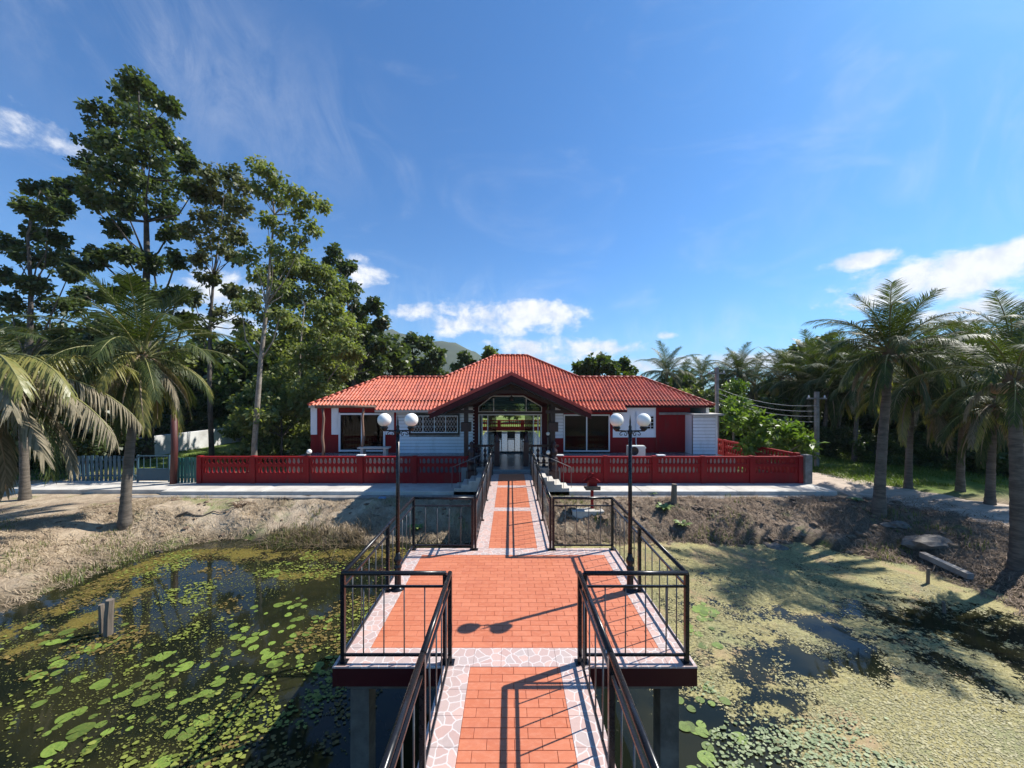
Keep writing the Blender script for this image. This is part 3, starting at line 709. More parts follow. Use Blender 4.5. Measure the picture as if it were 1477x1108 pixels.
for s in (-1, 1):
    ridge((s*3.93, 21.5, zr(21.5)+zt), (s*7.6, 21.5, zr(21.5)+zt)); ridge((s*10.3, 18.7, zr(18.7)+zt), (s*7.6, 21.5, zr(21.5)+zt))
    ridge((s*3.93, 21.5, zr(21.5)+zt), (s*1.03, 24.4, zr(24.4)+zt)); ridge((s*10.3, 24.3, zr(18.7)+zt), (s*7.6, 21.5, zr(21.5)+zt))
ridge((-1.03, 24.4, zr(24.4)+zt), (1.03, 24.4, zr(24.4)+zt))
# soffit and fascia of the eaves
sf = MB()
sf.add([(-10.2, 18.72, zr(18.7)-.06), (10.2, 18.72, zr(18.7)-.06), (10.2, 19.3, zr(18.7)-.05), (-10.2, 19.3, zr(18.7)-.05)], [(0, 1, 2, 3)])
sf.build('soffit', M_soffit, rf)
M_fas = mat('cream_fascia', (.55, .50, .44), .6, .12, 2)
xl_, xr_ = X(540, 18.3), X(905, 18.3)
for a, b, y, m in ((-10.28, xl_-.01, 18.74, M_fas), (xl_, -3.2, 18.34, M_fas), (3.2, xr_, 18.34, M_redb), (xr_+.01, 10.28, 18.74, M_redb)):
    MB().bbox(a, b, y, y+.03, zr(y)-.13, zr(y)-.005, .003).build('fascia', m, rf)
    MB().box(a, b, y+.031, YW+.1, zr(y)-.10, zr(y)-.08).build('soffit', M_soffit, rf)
# ---- porch gable reaching out over the fence line
PYF = 13.7; ga = (0.0, 3.74); gl_, gr_ = (-3.05, 2.30), (2.95, 2.30)
pr = empty('porch_roof'); pr.parent = hs; pr.location = (0, -YW, -FZ)
for (e, s) in ((gl_, -1), (gr_, 1)):
    ex, ez = e; sl = (ga[1]-ez)/abs(ex)
    yb = lambda z: Y0r+(z-Z0r)/ts
    V, Fs, R = tile_slope(PYF, 21.2, lambda u: 0, lambda u, ex=ex, ez=ez, sl=sl: abs(ex) if u < yb(ez) else max(0.001, abs(ex)),
                       lambda u, v, w_, ex=ex, ez=ez, sl=sl, s=s: (ex-s*v+s*w_*.4, min(u, yb(ez+v*sl)+.1), ez+v*sl+w_*.9))
    me = npmesh('tile_courses', V, Fs, M_roof, R); o = link('tile_courses', me, pr); o['kind'] = 'stuff'
    # barge board, red verge, ceiling
    MB().prism([(0, ga[1]-.055), (ex, ez-.055), (ex, ez-.24), (0, ga[1]-.27)], PYF-.03, PYF+.02).build('barge_board', M_redb, pr)
    MB().prism([(0, ga[1]+.075), (ex+s*.03, ez+.065), (ex+s*.03, ez-.05), (0, ga[1]-.05)], PYF-.055, PYF+.06).build('verge', mat('red_verge', (.46, .05, .03), .45, .15, 2), pr)
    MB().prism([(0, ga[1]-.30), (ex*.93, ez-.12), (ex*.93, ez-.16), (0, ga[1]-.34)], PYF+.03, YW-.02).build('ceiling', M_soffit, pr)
    MB().prism([(0, ga[1]-.345), (ex*.8, ez+.10), (ex*.8, ez-.10), (0, ga[1]-.50)], 15.25, 15.37).build('rafter', M_dwood, pr)
ridge((0, PYF-.04, ga[1]+.03), (0, 21.0, ga[1]+.03), .06); 
MB().bbox(-1.3, 1.25, 15.1, 15.24, 3.02, 3.16, .005).build('collar_beam', M_dwood, pr)
MB().bbox(-.06, .06, 15.12, 15.22, 3.17, 3.45, .005).build('king_post', M_dwood, pr)
MB().lathe([(.001, 2.70), (.07, 2.72), (.09, 2.80), (.05, 2.90), (.012, 2.92), (.012, 3.02)], (0, 15.17, 0), 12).build('pendant_lamp', M_soffit, pr)
for px, side in ((672.5, -1), (797.5, 1)):
    x = X(px, 15.3)
    hb('column', M_dwood, x-.085, x+.085, 15.2, 15.37, 0, 2.86 if side < 0 else 2.9)
    hb('lamp_box', M_dwood, x-.2, x+.2, 15.12, 15.45, Z(622, 15.3), Z(609, 15.3))
    hb('tie_beam', M_dwood, x+side*1.2, x-side*.3, 15.08, 15.19, 2.20, 2.34)

# rustic pergola posts, bench, air conditioner, curtains, table
M_trunk = mat('raw_wood_post', (.26, .15, .10), .8, .3, 4, color2=(.15, .085, .06), bump=.6, stretch=(1, 1, .2))
for px, tilt, lb in ((466, .02, 'crooked bare wooden post nearest the left house corner'), (523.5, -.03, 'crooked bare wooden post before the left sliding window')):
    x = X(px, 17.9)
    r_ = [.07, .062, .066, .055, .06, .05]; pts = [(x+tilt*math.sin(i*2.1)*1.4, 17.9+.02*math.cos(i*1.7), -.02+2.32*i/5) for i in range(6)]
    o = MB().tube(pts, r_, 9).build('wooden_post', M_trunk); tag(o, lb, 'post', 'rustic posts of the left terrace')
tag(MB().tube([(X(455, 17.9), 17.9, 2.38), (X(500, 17.9), 17.88, 2.40), (X(541, 17.9), 17.9, 2.37)], [.07, .06, .065], 9).build('wooden_beam', M_trunk), 'rough wooden beam lying across the two crooked posts', 'beam')
def bench(x, y, label):
    r = empty('bench', (x, y, 0), label, 'bench')
    MB().bbox(-.75, .75, -.2, .2, .36, .43, .01).build('seat', M_pconc, r)
    for s in (-.55, .55): MB().bbox(s-.07, s+.07, -.17, .17, 0, .36, .008).build('leg', M_pconc, r)
bench(X(540, 18), 18.0, 'low pale concrete bench on the left terrace')
ac = empty('air_conditioner', (X(917, 17.4), 17.4, 0), 'white outdoor air conditioner unit on the right terrace', 'air conditioner')
M_acw = mat('aged_white_metal', (.62, .62, .58), .45, .08)
MB().bbox(-.4, .4, -.15, .15, .1, .58, .02).build('casing', M_acw, ac)
MB().lathe([(.001, 0), (.2, 0), (.2, .02), (.185, .02), (.18, .008), (.001, .008)], (0, 0, 0), 20).build('fan_grille', M_soffit, ac).rotation_euler = (PI/2, 0, 0)
ac.children[-1].location = (-.12, -.152, .34)
for s in (-.28, .28): MB().bbox(s-.03, s+.03, -.14, .14, 0, .1, .004).build('foot', M_soffit, ac)
pipe = MB().tube([(X(919, 18.7), 17.5, .45), (X(919, 18.7), 18.7, .3), (X(919, 18.7), 18.86, .5), (X(919, 18.7), 18.86, 2.1)], .022, 8).build('drain_pipe', M_wframe); tag(pipe, 'thin white pipe rising from the air conditioner up the wall', 'pipe')
def curtain(x, y, w_, label):
    V = []; n = 60
    for i in range(n+1):
        for z in (0.08, .9, 1.95): V.append((x-w_/2+w_*i/n, y+.05*math.sin(i*1.25+z*.4), z))
    o = MB().add(V, [(i*3+k, (i+1)*3+k, (i+1)*3+k+1, i*3+k+1) for i in range(n) for k in range(2)], True).build('curtain', mat('maroon_curtain', (.20, .06, .06), .9, .2))
    sm = o.modifiers.new('thick', 'SOLIDIFY'); sm.thickness = .006
    tag(o, label, 'curtain')
curtain(X(505, 19.3), 19.35, .9, 'dark red curtain behind the left sliding window')
tb = empty('table', (-.35, 22.0, 0), 'white table inside the hall seen through the entrance', 'table')
MB().bbox(-1.1, 1.1, -.4, .4, .70, .75, .01).build('table_top', M_wframe, tb)
for a in (-1, 1):
    for b in (-1, 1): MB().bbox(a*1.0-.03, a*1.0+.03, b*.34-.03, b*.34+.03, 0, .70, .004).build('leg', M_wframe, tb)
for k, (x, lb) in enumerate(((-.75, 'left black chair before the white table in the hall'), (.0, 'middle black chair before the white table in the hall'), (.72, 'right black chair before the white table in the hall'))):
    ch = empty('chair', (x, 21.2, 0), lb, 'chair', 'black chairs in the hall')
    MB().bbox(-.22, .22, -.22, .22, .42, .47, .01).build('seat', M_black, ch); MB().bbox(-.22, .22, -.24, -.20, .5, .9, .01).build('backrest', M_black, ch)
    for a in (-1, 1):
        MB().bbox(a*.19-.018, a*.19+.018, -.24, -.2, 0, .5, .003).build('leg', M_black, ch); MB().bbox(a*.19-.018, a*.19+.018, .17, .21, 0, .42, .003).build('leg', M_black, ch)
# gate pillars, carved balustrades and landing at the end of the bridge
ld = empty('landing', (0, YEND, 0), 'grey concrete landing with side steps where the bridge meets the porch', 'landing')
def lb_(name, m, *a): o = MB().bbox(*a, .008).build(name, m, ld); o.location = (0, -YEND, 0); return o
lb_('slab', M_grey, -1.05, 1.05, YEND+.004, 14.99, -.9, -.008)
lb_('step', M_grey, -.78, .78, 14.35, 14.98, -.004, .055)
for s in (-1, 1):
    for k in range(4):
        a, b = sorted((s*(1.055+.28*k), s*(1.055+.28*(k+1)-.002)))
        lb_('side_step', M_pconc, a, b, 13.9, 14.85, -.9, -.15-.135*k)
    a, b = sorted((s*1.06, s*2.5)); 
for s, nm in ((-1, 'left'), (1, 'right')):
    hr = empty('stair_railing', (s*1.1, 13.95, 0), f'thin grey stair railing down the {nm} side steps', 'railing', 'stair railings beside the landing')
    p0, p1 = Vector((0, 0, .72)), Vector((s*1.15, 0, .22))
    MB().tube([p0, p1], .014, 8).build('handrail', mat('weathered_grey_paint', (.16, .15, .145), .5, .2, 5), hr)
    for k in range(5):
        t_ = k/4; p = p0.lerp(p1, t_); zb = -.148-.135*min(3, int(abs(p.x)/.28)) ; MB().tube([(p.x, 0, zb), (p.x, 0, p.z)], .008, 6).build('baluster', MATS['weathered_grey_paint'], hr)
turned = [(.001, 0), (.10, 0), (.10, .08), (.06, .12), (.09, .22), (.11, .30), (.06, .40), (.045, .46), (.08, .54), (.10, .62), (.06, .72), (.05, .78), (.09, .84), (.10, .90), (.05, .98), (.03, 1.05), (.06, 1.12), (.04, 1.2), (.001, 1.25)]
for s, nm in ((-1, 'left'), (1, 'right')):
    gp_ = empty('gate_pillar', (s*.6, 15.35, 0), f'dark red carved pillar on the {nm} of the entrance', 'pillar', 'carved pillars at the entrance')
    MB().bbox(-.11, .11, -.11, .11, .002, 1.0, .01).build('shaft', M_dwood, gp_)
    MB().lathe([(.13, 1.0), (.13, 1.04), (.08, 1.08), (.11, 1.16), (.08, 1.26), (.04, 1.3), (.02, 1.4), (.001, 1.46)], n=14).build('finial', M_dwood, gp_)
    cb = empty('carved_balustrade', (s*1.35, 15.4, 0), f'dark red carved wooden balustrade on the {nm} of the porch', 'balustrade', 'carved balustrades of the porch')
    for k in range(5): MB().lathe([(r_*.75, z_*.72) for r_, z_ in turned], (-.5+.25*k, 0, .002), 10).build('turned_baluster', M_dwood, cb)
    MB().bbox(-.62, .62, -.06, .06, .80, .88, .01).build('handrail', M_dwood, cb)
    MB().bbox(-.62, .62, -.05, .05, .10, .15, .006).build('bottom_rail', M_dwood, cb)
    st = empty('wooden_statue', (s*1.62+(.0 if s < 0 else .1), 15.02, -.0), f'dark stacked wooden carving on the {nm} beside the porch', 'statue', 'dark carvings at the porch')
    MB().bbox(-.2, .2, -.16, .16, -.67, -.1, .02).build('plinth', M_dwood, st)
    MB().lathe([(.17, -.1), (.2, .0), (.15, .08), (.19, .2), (.22, .3), (.14, .42), (.10, .48), (.16, .6), (.13, .72), (.06, .80), (.10, .9), (.08, 1.02), (.001, 1.08)], n=14).build('figure', M_dwood, st)
def globe_lamp(x, y, z, label, r=.11):
    g_ = empty('globe_lamp', (x, y, z), label, 'lamp', 'small globe lamps on posts')
    MB().lathe([(.06, 0), (.06, .03), (.03, .05), (.045, .08)], n=12).build('holder', M_soffit, g_); MB().sphere((0, 0, .08+r*.92), r, 18, 12).build('globe', M_globe, g_)
globe_lamp(X(446, 15.2), 15.2, .45, 'small white globe lamp on the left red fence', .10)
globe_lamp(X(790, 15.2), 15.02, .46, 'small white globe lamp right of the entrance', .09)
globe_lamp(X(803, 15.2)-.35, 15.3, 1.2, 'small white globe lamp beside the right porch column', .08)

# ------------------------------------------------------------------ red balustrade fences
def bal_mesh(h, wd=.118, th=.06):
    prof = [(1, 0), (1, .05), (.55, .14), (.38, .36), (.44, .58), (.70, .80), (1, .94), (1, 1)]
    P = [(wd/2*a, h*b) for a, b in prof]+[(-wd/2*a, h*b) for a, b in reversed(prof)]
    n = len(prof); mb = MB()
    for sy in (-1, 1):
        V = [(x, sy*th/2, z) for x, z in P]; Fq = [(i, i+1, 2*n-2-i, 2*n-1-i) for i in range(n-1)]
        if sy > 0: Fq = [tuple(reversed(f)) for f in Fq]
        mb.add(V, Fq)
    m2 = 2*n; mb.add([(x, -th/2, z) for x, z in P]+[(x, th/2, z) for x, z in P], [(i, i+m2, (i+1) % m2+m2, (i+1) % m2) for i in range(m2) if i not in (n-1, m2-1)])
    return mb.mesh('baluster', M_red)
bm1, bm2 = bal_mesh(.22), bal_mesh(.27)
def red_fence(label, p0, p1, npan, zb=-.67, pil=True, group='red balustrade fences round the house', nbal=10):
    a, b = Vector((*p0, zb)), Vector((*p1, zb)); L = (b-a).length; an = math.atan2(b.y-a.y, b.x-a.x)
    r = empty('balustrade_fence', a, label, 'fence', group, an); pw = L/npan
    for i in range(npan+1):
        MB().bbox(-.09, .09, -.09, .09, 0, 1.13, .012).build('post', M_red, r, (i*pw, 0, 0))
        if i < npan:
            x0, x1 = i*pw+.091, (i+1)*pw-.091
            MB().bbox(x0, x1, -.045, .045, 0.0, .42, .006).build('panel', M_red, r)
            MB().bbox(x0, x1, -.055, .055, .692, .80, .006).build('middle_rail', M_red, r)
            MB().bbox(x0, x1, -.075, .075, 1.022, 1.105, .008).build('cap_rail', M_red, r)
            for s in (0, 1):      # solid end pieces beside the balusters
                xa = x0 if s == 0 else x1-.10
                MB().box(xa, xa+.10, -.04, .04, .421, .691).build('end_block', M_red, r); MB().box(xa, xa+.10, -.04, .04, .801, 1.021).build('end_block', M_red, r)
            for k in range(nbal):
                xx = x0+.10+(x1-x0-.20)*(k+.5)/nbal
                link('baluster', bm2, r, (xx, 0, .421)); link('baluster', bm1, r, (xx, 0, .801))
    return r
fl = red_fence('maroon balustrade fence left of the bridge', (X(289, 15.2), 15.2), (X(676, 15.2), 15.2), 5)
fr_ = red_fence('maroon balustrade fence right of the bridge', (X(803, 15.2), 15.2), (X(1146, 15.2)+.2, 15.2), 5)
red_fence('maroon balustrade fence running back along the right side of the house', (12.35, 16.0), (11.6, 25.5), 4)
red_fence('maroon balustrade fence at the back of the lawn, seen through the entrance', (-6, 38), (6, 38), 5, -.72)
def one(name, m, label, cat, *a, b=.01): return tag(MB().bbox(*a, b).build(name, m), label, cat)
one('end_pier', M_conc, 'grey block pier ending the right red fence', 'pier', 12.0, 12.28, 15.08, 15.34, -.67, .5)
for px, lb in ((521, 'left'), (807, 'near right'), (953, 'far right')):
    o = one('cap_stone', M_wframe, f'small white slab lying on the {lb} part of the fence', 'slab', X(px, 15.2)-.17, X(px, 15.2)+.17, 15.1, 15.3, .462, .50); o['group'] = 'white slabs on the fence'
# left: wooden pickets, blue gate, maroon pole, white wall
def picket(label, x0, x1, y, m, h, n, wd, group='picket fences on the left'):
    r = empty('picket_fence', (x0, y, -.74), label, 'fence', group); me = MB().bbox(-wd/2, wd/2, -.015, .015, 0, h, .004).mesh('picket', m)
    for k in range(n): link('picket', me, r, ((x1-x0)*(k+.5)/n, 0, random.uniform(-.01, .02)), (0, random.uniform(-.02, .02), 0))
    for z in (.25, h-.2): MB().bbox(0, x1-x0, .016, .05, z, z+.07, .003).build('rail', m, r)
picket('teal picket fence beside the maroon pole', X(255, 15.3), X(288, 15.3)-.1, 15.3, M_teal, 1.1, 6, .10)
picket('grey-blue picket fence under the left palms', X(98, 15.6), X(195, 15.6), 15.6, M_blue, 1.12, 15, .11)
gt = empty('gate', (X(198, 15.4), 15.4, -.66), 'faded blue metal gate beside the maroon pole', 'gate'); gw = X(245, 15.4)-X(198, 15.4)
MB().bbox(0, gw, -.02, .02, .05, .52, .006).build('sheet', M_blue, gt)
for x in (0, gw-.05): MB().bbox(x, x+.05, -.03, .03, .0, 1.12, .006).build('stile', M_blue, gt)
MB().bbox(.051, gw-.051, -.025, .025, 1.05, 1.1, .006).build('rail', M_blue, gt); MB().bbox(.051, gw-.051, -.025, .025, .521, .56, .006).build('rail', M_blue, gt)
for k in range(1, 5): MB().bbox(gw*k/5-.01, gw*k/5+.01, -.01, .01, .561, 1.049, .002).build('bar', M_blue, gt)
tag(MB().tube([(X(250, 15.1), 15.1, -.7), (X(250, 15.1)+.03, 15.12, .8), (X(251, 15.1), 15.1, 2.15)], [.12, .115, .11], 12).build('gate_pole', mat('dark_red_brown_pole', (.075, .016, .013), .6, .3, 3)), 'thick maroon pole between the blue gate and teal pickets', 'pole')
tag(MB().bbox(-22.2, -22.0, 19.5, 31, -.9, .42, .02).build('boundary_wall', mat('stained_whitewash', (.62, .62, .60), .8, .15, 1, color2=(.46, .45, .43), dirt=((.16, .15, .12), .8, .8))), 'stained white boundary wall under the left trees', 'wall')

# ------------------------------------------------------------------ shrine box, stakes and small things on the banks
def gz(x, y): return float(ground_z(x, y))
x, y = X(854, 13.0), 13.0; zb = gz(x, y)
sb = empty('spirit_house', (x, y, zb), 'small red wooden spirit house on a post beside the right stairs', 'spirit house')
MB().bbox(-.045, .045, -.045, .045, 0, .72, .006).build('post', M_red, sb)
MB().bbox(-.25, .25, -.2, .2, .72, .78, .008).build('tray', M_wood, sb); MB().bbox(-.25, .25, -.215, -.201, .78, .86, .003).build('railing', M_wood, sb)
MB().bbox(-.15, .15, -.12, .12, .781, 1.0, .008).build('cabin', M_red, sb)
for k, (w1, z) in enumerate(((.26, 1.0), (.19, 1.12))):
    MB().prism([(-w1, z), (w1, z), (w1*.55, z+.09), (.03, z+.17), (-.03, z+.17), (-w1*.55, z+.09)], -w1*.75, w1*.75).build('roof', M_red, sb)
MB().lathe([(.03, 1.27), (.035, 1.3), (.012, 1.34), (.02, 1.37), (.001, 1.45)], n=8).build('finial', M_dwood, sb)
one('concrete_pad', M_pconc, 'pale concrete pad under the spirit house', 'slab', x-.75, x+.35, y-.35, y+.3, zb-.25, zb+.04)
def stake(px, py0, py1, zg, r, label, lean=.02, water=False):
    x, y = G(px, py1, zg); h = (py1-py0)/F*y
    zb = zg if water else gz(x, y)
    r_ = MB().tube([(0, 0, -.5), (lean*.4, 0, h*.5), (lean, 0, h)], [r*1.05, r, r*.9], 7, smooth=False).build('wooden_stake', M_wood, None, (x, y, zb)); tag(r_, label, 'stake', 'old wooden stakes')
stake(972, 700, 728, -.95, .10, 'short weathered stake on the right bank before the fence')
stake(155, 865, 916, WATER, .07, 'split grey stake standing in the dark water on the left', .05, True)
stake(148, 872, 912, WATER, .05, 'thinner dark stake leaning on the split stake in the water', -.03, True)
stake(1338, 820, 842, WATER, .035, 'thin upright stick in the right algae near the bank', .02, True)
stake(1362, 868, 884, WATER, .03, 'short black stick poking out of the right algae', -.02, True)
#PART3
# ------------------------------------------------------------------ palms
def leaf_rnd(n): return RNG.random(n)
M_frond = leafmat('palm_leaflet', (.024, .042, .010), (.08, .10, .025), .30, .55, .3)
M_frond_y = leafmat('palm_leaflet_yellow', (.16, .17, .04), (.30, .26, .08), .35, .4, .5)
M_frond_d = leafmat('palm_leaflet_dead', (.13, .115, .07), (.30, .25, .17), .15, .7, .2)
M_rach = mat('palm_rachis', (.20, .19, .06), .5, .2, 3); M_rach_d = mat('palm_rachis_dry', (.26, .19, .11), .7, .2, 3)
def make_frond(el, L, bend, m, mr, seed, nl=76, lw=.024, droop=.5, ll=.25):
    rg = np.random.default_rng(seed); rd = random.Random(seed)
    n = 16; pts = [Vector((0, 0, 0))]; a = el; side = 0
    for i in range(n):
        t = (i+1)/n; a = el-bend*t**1.4; side += rd.uniform(-.004, .006)
        pts.append(pts[-1]+Vector((math.cos(a), side, math.sin(a)))*(L/n))
    mb = MB(); mb.tube(pts, [.034*(1-.85*i/n)+.004 for i in range(n+1)], 5, smooth=True); nf0 = len(mb.f)
    def at(t):
        f = t*n; i = min(int(f), n-1); p = pts[i].lerp(pts[i+1], f-i); return p, (pts[i+1]-pts[i]).normalized()
    for k in range(nl):
        t = .16+.84*(k/(nl-1))**.95; p, d = at(min(t, .999))
        sd0 = d.cross(Vector((0, 0, 1)))
        if sd0.length < .05: sd0 = Vector((0, 1, 0))
        sd0.normalize(); up = sd0.cross(d).normalized()
        for s in (-1, 1):
            if rd.random() < .12: continue
            ln = L*ll*(math.sin(PI*min(1, (.22+.78*t)**.8*.98))**.55*.9+.22)*rd.uniform(.62, 1.12)
            fw = .75+.65*t+rd.uniform(-.16, .16)
            d0 = (sd0*s+d*fw+up*(.28+rd.uniform(-.1, .1))).normalized()
            q = p+up*.01; V = []; wd = d0.cross(up).normalized(); g = 0
            for j in range(4):
                wj = lw*(.55, 1, .8, .06)[j]*rd.uniform(.9, 1.1)
                V += [q-wd*wj*.5, q+wd*wj*.5]
                g += droop*rd.uniform(.5, 1.1)
                dd = (d0+Vector((0, 0, -1))*g*.85).normalized(); q = q+dd*ln/3
            mb.add(V, [(0, 1, 3, 2), (2, 3, 5, 4), (4, 5, 7, 6)])
    me = mb.mesh('frond', m); me.materials.append(mr)
    mi = np.zeros(len(me.polygons), np.int32); mi[:nf0] = 1; me.polygons.foreach_set('material_index', mi)
    rn = np.repeat(rg.random(len(mi)//3+1), 3)[:len(mi)]
    a_ = me.attributes.new('rnd', 'FLOAT', 'FACE'); a_.data.foreach_set('value', rn.astype(np.float32)); return me
R_ = math.radians
FR = {'up': [make_frond(R_(82), 2.9, R_(50), M_frond, M_rach, s, droop=.22) for s in (1, 2)],
      'hi': [make_frond(R_(58), 3.1, R_(75), M_frond, M_rach, s, droop=.35) for s in (3, 4, 5)],
      'mid': [make_frond(R_(30), 3.2, R_(80), M_frond, M_rach, s, droop=.6) for s in (6, 7, 8)],
      'low': [make_frond(R_(0), 3.1, R_(75), M_frond, M_rach, s, droop=.8) for s in (9, 10)],
      'yel': [make_frond(R_(-8), 2.8, R_(70), M_frond_y, M_rach, s, droop=.85) for s in (11, 12)],
      'dead': [make_frond(R_(-25), 2.7, R_(60), M_frond_d, M_rach_d, s, droop=1.3, lw=.03) for s in (13, 14)],
      'arch': [make_frond(R_(12), 3.9, R_(62), M_frond_d, M_rach, s, droop=1.4, lw=.034, nl=66) for s in (15, 16)],
      'skirt': [make_frond(R_(-45), 2.3, R_(45), (M_frond_d, M_frond, M_frond_y)[s % 3], M_rach_d, s, droop=1.2, lw=.03) for s in (18, 19, 20)],
      'archg': [make_frond(R_(22), 3.7, R_(70), M_frond_y, M_rach, s, droop=1.2, lw=.036, nl=60) for s in (17,)]}
M_ptrunk = mat('palm_trunk', (.15, .125, .098), .9, .25, 3, color2=(.08, .066, .052), bump=.9, bscale=6, stretch=(1, 1, 4))
M_fibre = mat('palm_fibre', (.17, .11, .07), .95, .3, 6, bump=.8)
M_nutg = mat('green_coconut', (.28, .30, .06), .4, .2, 4); M_nutb = mat('brown_coconut', (.30, .20, .11), .7, .2, 4)
KS = {'up': .9, 'hi': .9, 'mid': .80, 'low': .74, 'yel': .8, 'dead': .72}
def palm(x, y, z, top, label, seed, scale=1.0, r=.17, plan=None, nuts=6, group=None, name='coconut_palm', phase=None, extra=()):
    rd = random.Random(seed); root = empty(name, (x, y, z), label, 'palm tree', group)
    tp = Vector(top)-Vector((x, y, z)); n = 44; pts = []; rad = []
    for i in range(n+1):
        t = i/n; pts.append(Vector((tp.x*t**1.5, tp.y*t**1.5, tp.z*t-.25*(i == 0)))); rad.append(r*(1.25-.25*min(1, t*6))*(1-.38*t)*(1+.07*(i % 2)+rd.uniform(-.03, .03)))
    MB().tube(pts, rad, 12).build('trunk', M_ptrunk, root)
    MB().lathe([(.02, -.35), (r*.85, -.25), (r*1.25, .0), (r*1.0, .25), (.03, .45)], tp, 10).build('crown_shaft', M_fibre, root)
    plan = plan or [('up', 3), ('hi', 6), ('mid', 7), ('low', 4), ('yel', 1), ('dead', 2)]
    a = rd.uniform(0, 6.28) if phase is None else phase
    for kind, cnt in plan:
        for k in range(cnt):
            az = a+k*2*PI/cnt+rd.uniform(-.25, .25); s = scale*rd.uniform(.86, 1.1)*KS.get(kind, 1)
            link('frond', rd.choice(FR[kind]), root, tp+Vector((math.cos(az)*.08, math.sin(az)*.08, rd.uniform(-.05, .2))), (rd.uniform(-.1, .1), rd.uniform(-.12, .12), az), (s, s, s))
        a += 1.1
    for kind, az, s in extra: link('frond', rd.choice(FR[kind]), root, tp+Vector((math.cos(az)*.08, math.sin(az)*.08, rd.uniform(-.25, .2))), (rd.uniform(-.1, .1), rd.uniform(-.2, .2), az), (s, s, s))
    for k in range(nuts):
        az = k*2.4+seed; me = MB().sphere((0, 0, 0), .115, 10, 8, 1.2).mesh('coconut', M_nutg if k % 3 else M_nutb)
        link('coconut', me, root, tp+Vector((math.cos(az)*.27, math.sin(az)*.27, -.15-.12*(k % 3))))
    return root
def P3(px, py, Y): return (X(px, Y), Y, Z(py, Y))
def base_at(px, py, zg=-.9):
    x, y = G(px, py, zg); return x, y, gz(x, y)
x, y, z = base_at(180, 746); palm(x, y, z, P3(204, 518, y+.3), 'coconut palm with green nuts on the left bank before the fence', 3, 1.12, .14, [('up', 6), ('hi', 9), ('mid', 9), ('low', 6), ('yel', 4), ('dead', 4), ('skirt', 9)], 9)
palm(-14.9, 9.3, gz(-14.9, 9.3), (X(-45, 9.4), 9.4, 3.55), 'palm at the left picture edge with drooping dry fronds', 8, 1.0, .16, [('hi', 5), ('arch', 7), ('archg', 6), ('dead', 6), ('low', 5)], 4, phase=-.35, extra=[('arch', -.75, .95), ('arch', -.45, 1.0), ('archg', -.2, 1.0), ('arch', .05, 1.05), ('arch', .3, 1.0), ('archg', .5, 1.0), ('dead', -.3, 1.3), ('dead', .1, 1.35), ('dead', -.6, 1.3), ('low', .2, 1.15), ('low', -.1, 1.2), ('skirt', -.2, 1.4), ('skirt', .25, 1.4), ('arch', -1.0, .9)])
x, y, z = base_at(36, 722, -.85); palm(x, y, z, P3(30, 560, y), 'small palm trunk standing in the shade at the far left', 9, .8, .13, None, 2)
x, y, z = base_at(1268, 741); palm(x, y, z, P3(1284, 512, y+.2), 'tall dark palm leaning by the dirt path on the right bank', 15, .92, .15, [('up', 6), ('hi', 10), ('mid', 11), ('low', 10), ('yel', 3), ('dead', 2), ('skirt', 5)], 7)
x, y, z = base_at(1470, 792); palm(x, y, z, P3(1462, 552, y), 'palm with a thick trunk at the right picture edge', 21, .82, .15, [('up', 3), ('hi', 7), ('mid', 7), ('low', 6), ('dead', 2)], 5)
mids = [(1310, 705, 560, 'palm just behind the leaning palm across the path', 1.0), (1428, 728, 590, 'palm in green grass between the two big right palms', .95),
        (1385, 708, 560, 'shaded palm with hanging fronds behind the dirt path', 1.1)]
for i, (px, py, cy, lb, s) in enumerate(mids):
    x, y = G(px, py, -.8); palm(x, y, -.85, P3(px+6, cy, y), lb, 30+i, s, .12, [('up', 3), ('hi', 6), ('mid', 8), ('low', 8), ('yel', 2), ('dead', 3), ('skirt', 6)], 3, 'palms along the dirt path')
far = [(1158, 560, 25, 'palm standing beside the electric pole right of the house', 1.25), (1040, 555, 38, 'distant palm right of the house roof', 1.2), (985, 553, 42, 'distant palm nearest the house roof on the right', 1.15),
       (1088, 556, 36, 'distant palm between the roof palms and the pole palm', 1.2), (1215, 540, 24, 'palm behind the leaning palm, left of its crown', 1.2), (1365, 530, 23, 'palm with crown right of the leaning palm', 1.25), (1425, 545, 26, 'far palm above the shaded palms on the right', 1.25),
       (1460, 505, 19, 'palm rising at the far right behind the edge palm', 1.2), (1330, 560, 30, 'far palm low behind the leaning palm trunk', 1.2), (1120, 575, 46, 'smallest distant palm behind the frangipani', 1.0), (1012, 545, 50, 'tiny distant palm over the right end of the roof', 1.2), (1275, 555, 27, 'middle-distance palm in line with the leaning palm trunk', 1.2), (1400, 520, 22, 'dark palm crowding the edge palm from behind', 1.2), (1065, 540, 34, 'distant palm just right of the roof-end pole', 1.2), (962, 540, 36, 'distant palm touching the right roof slope', 1.2), (1128, 548, 27, 'palm left of the pole palm, above the frangipani', 1.1), (1195, 560, 23, 'palm with low crown right of the second pole', 1.1), (1240, 556, 21, 'palm close left of the leaning palm trunk', 1.0), (1345, 552, 20, 'palm close right of the leaning palm trunk', 1.05), (1442, 562, 18, 'low palm left of the edge palm trunk', 1.0), (1300, 530, 28, 'palm showing straight above the leaning palm', 1.2), (1175, 530, 32, 'far palm peeking over the pole palm', 1.25)]
for i, (px, cy, Y, lb, s) in enumerate(far):
    tx, ty, tz = P3(px, cy, Y); palm(tx-.3, ty, -.85, (tx, ty, tz), lb, 50+i, s, .12, [('up', 4), ('hi', 7), ('mid', 8), ('low', 7), ('dead', 2), ('skirt', 4)], 0, 'palms beyond the house and path')

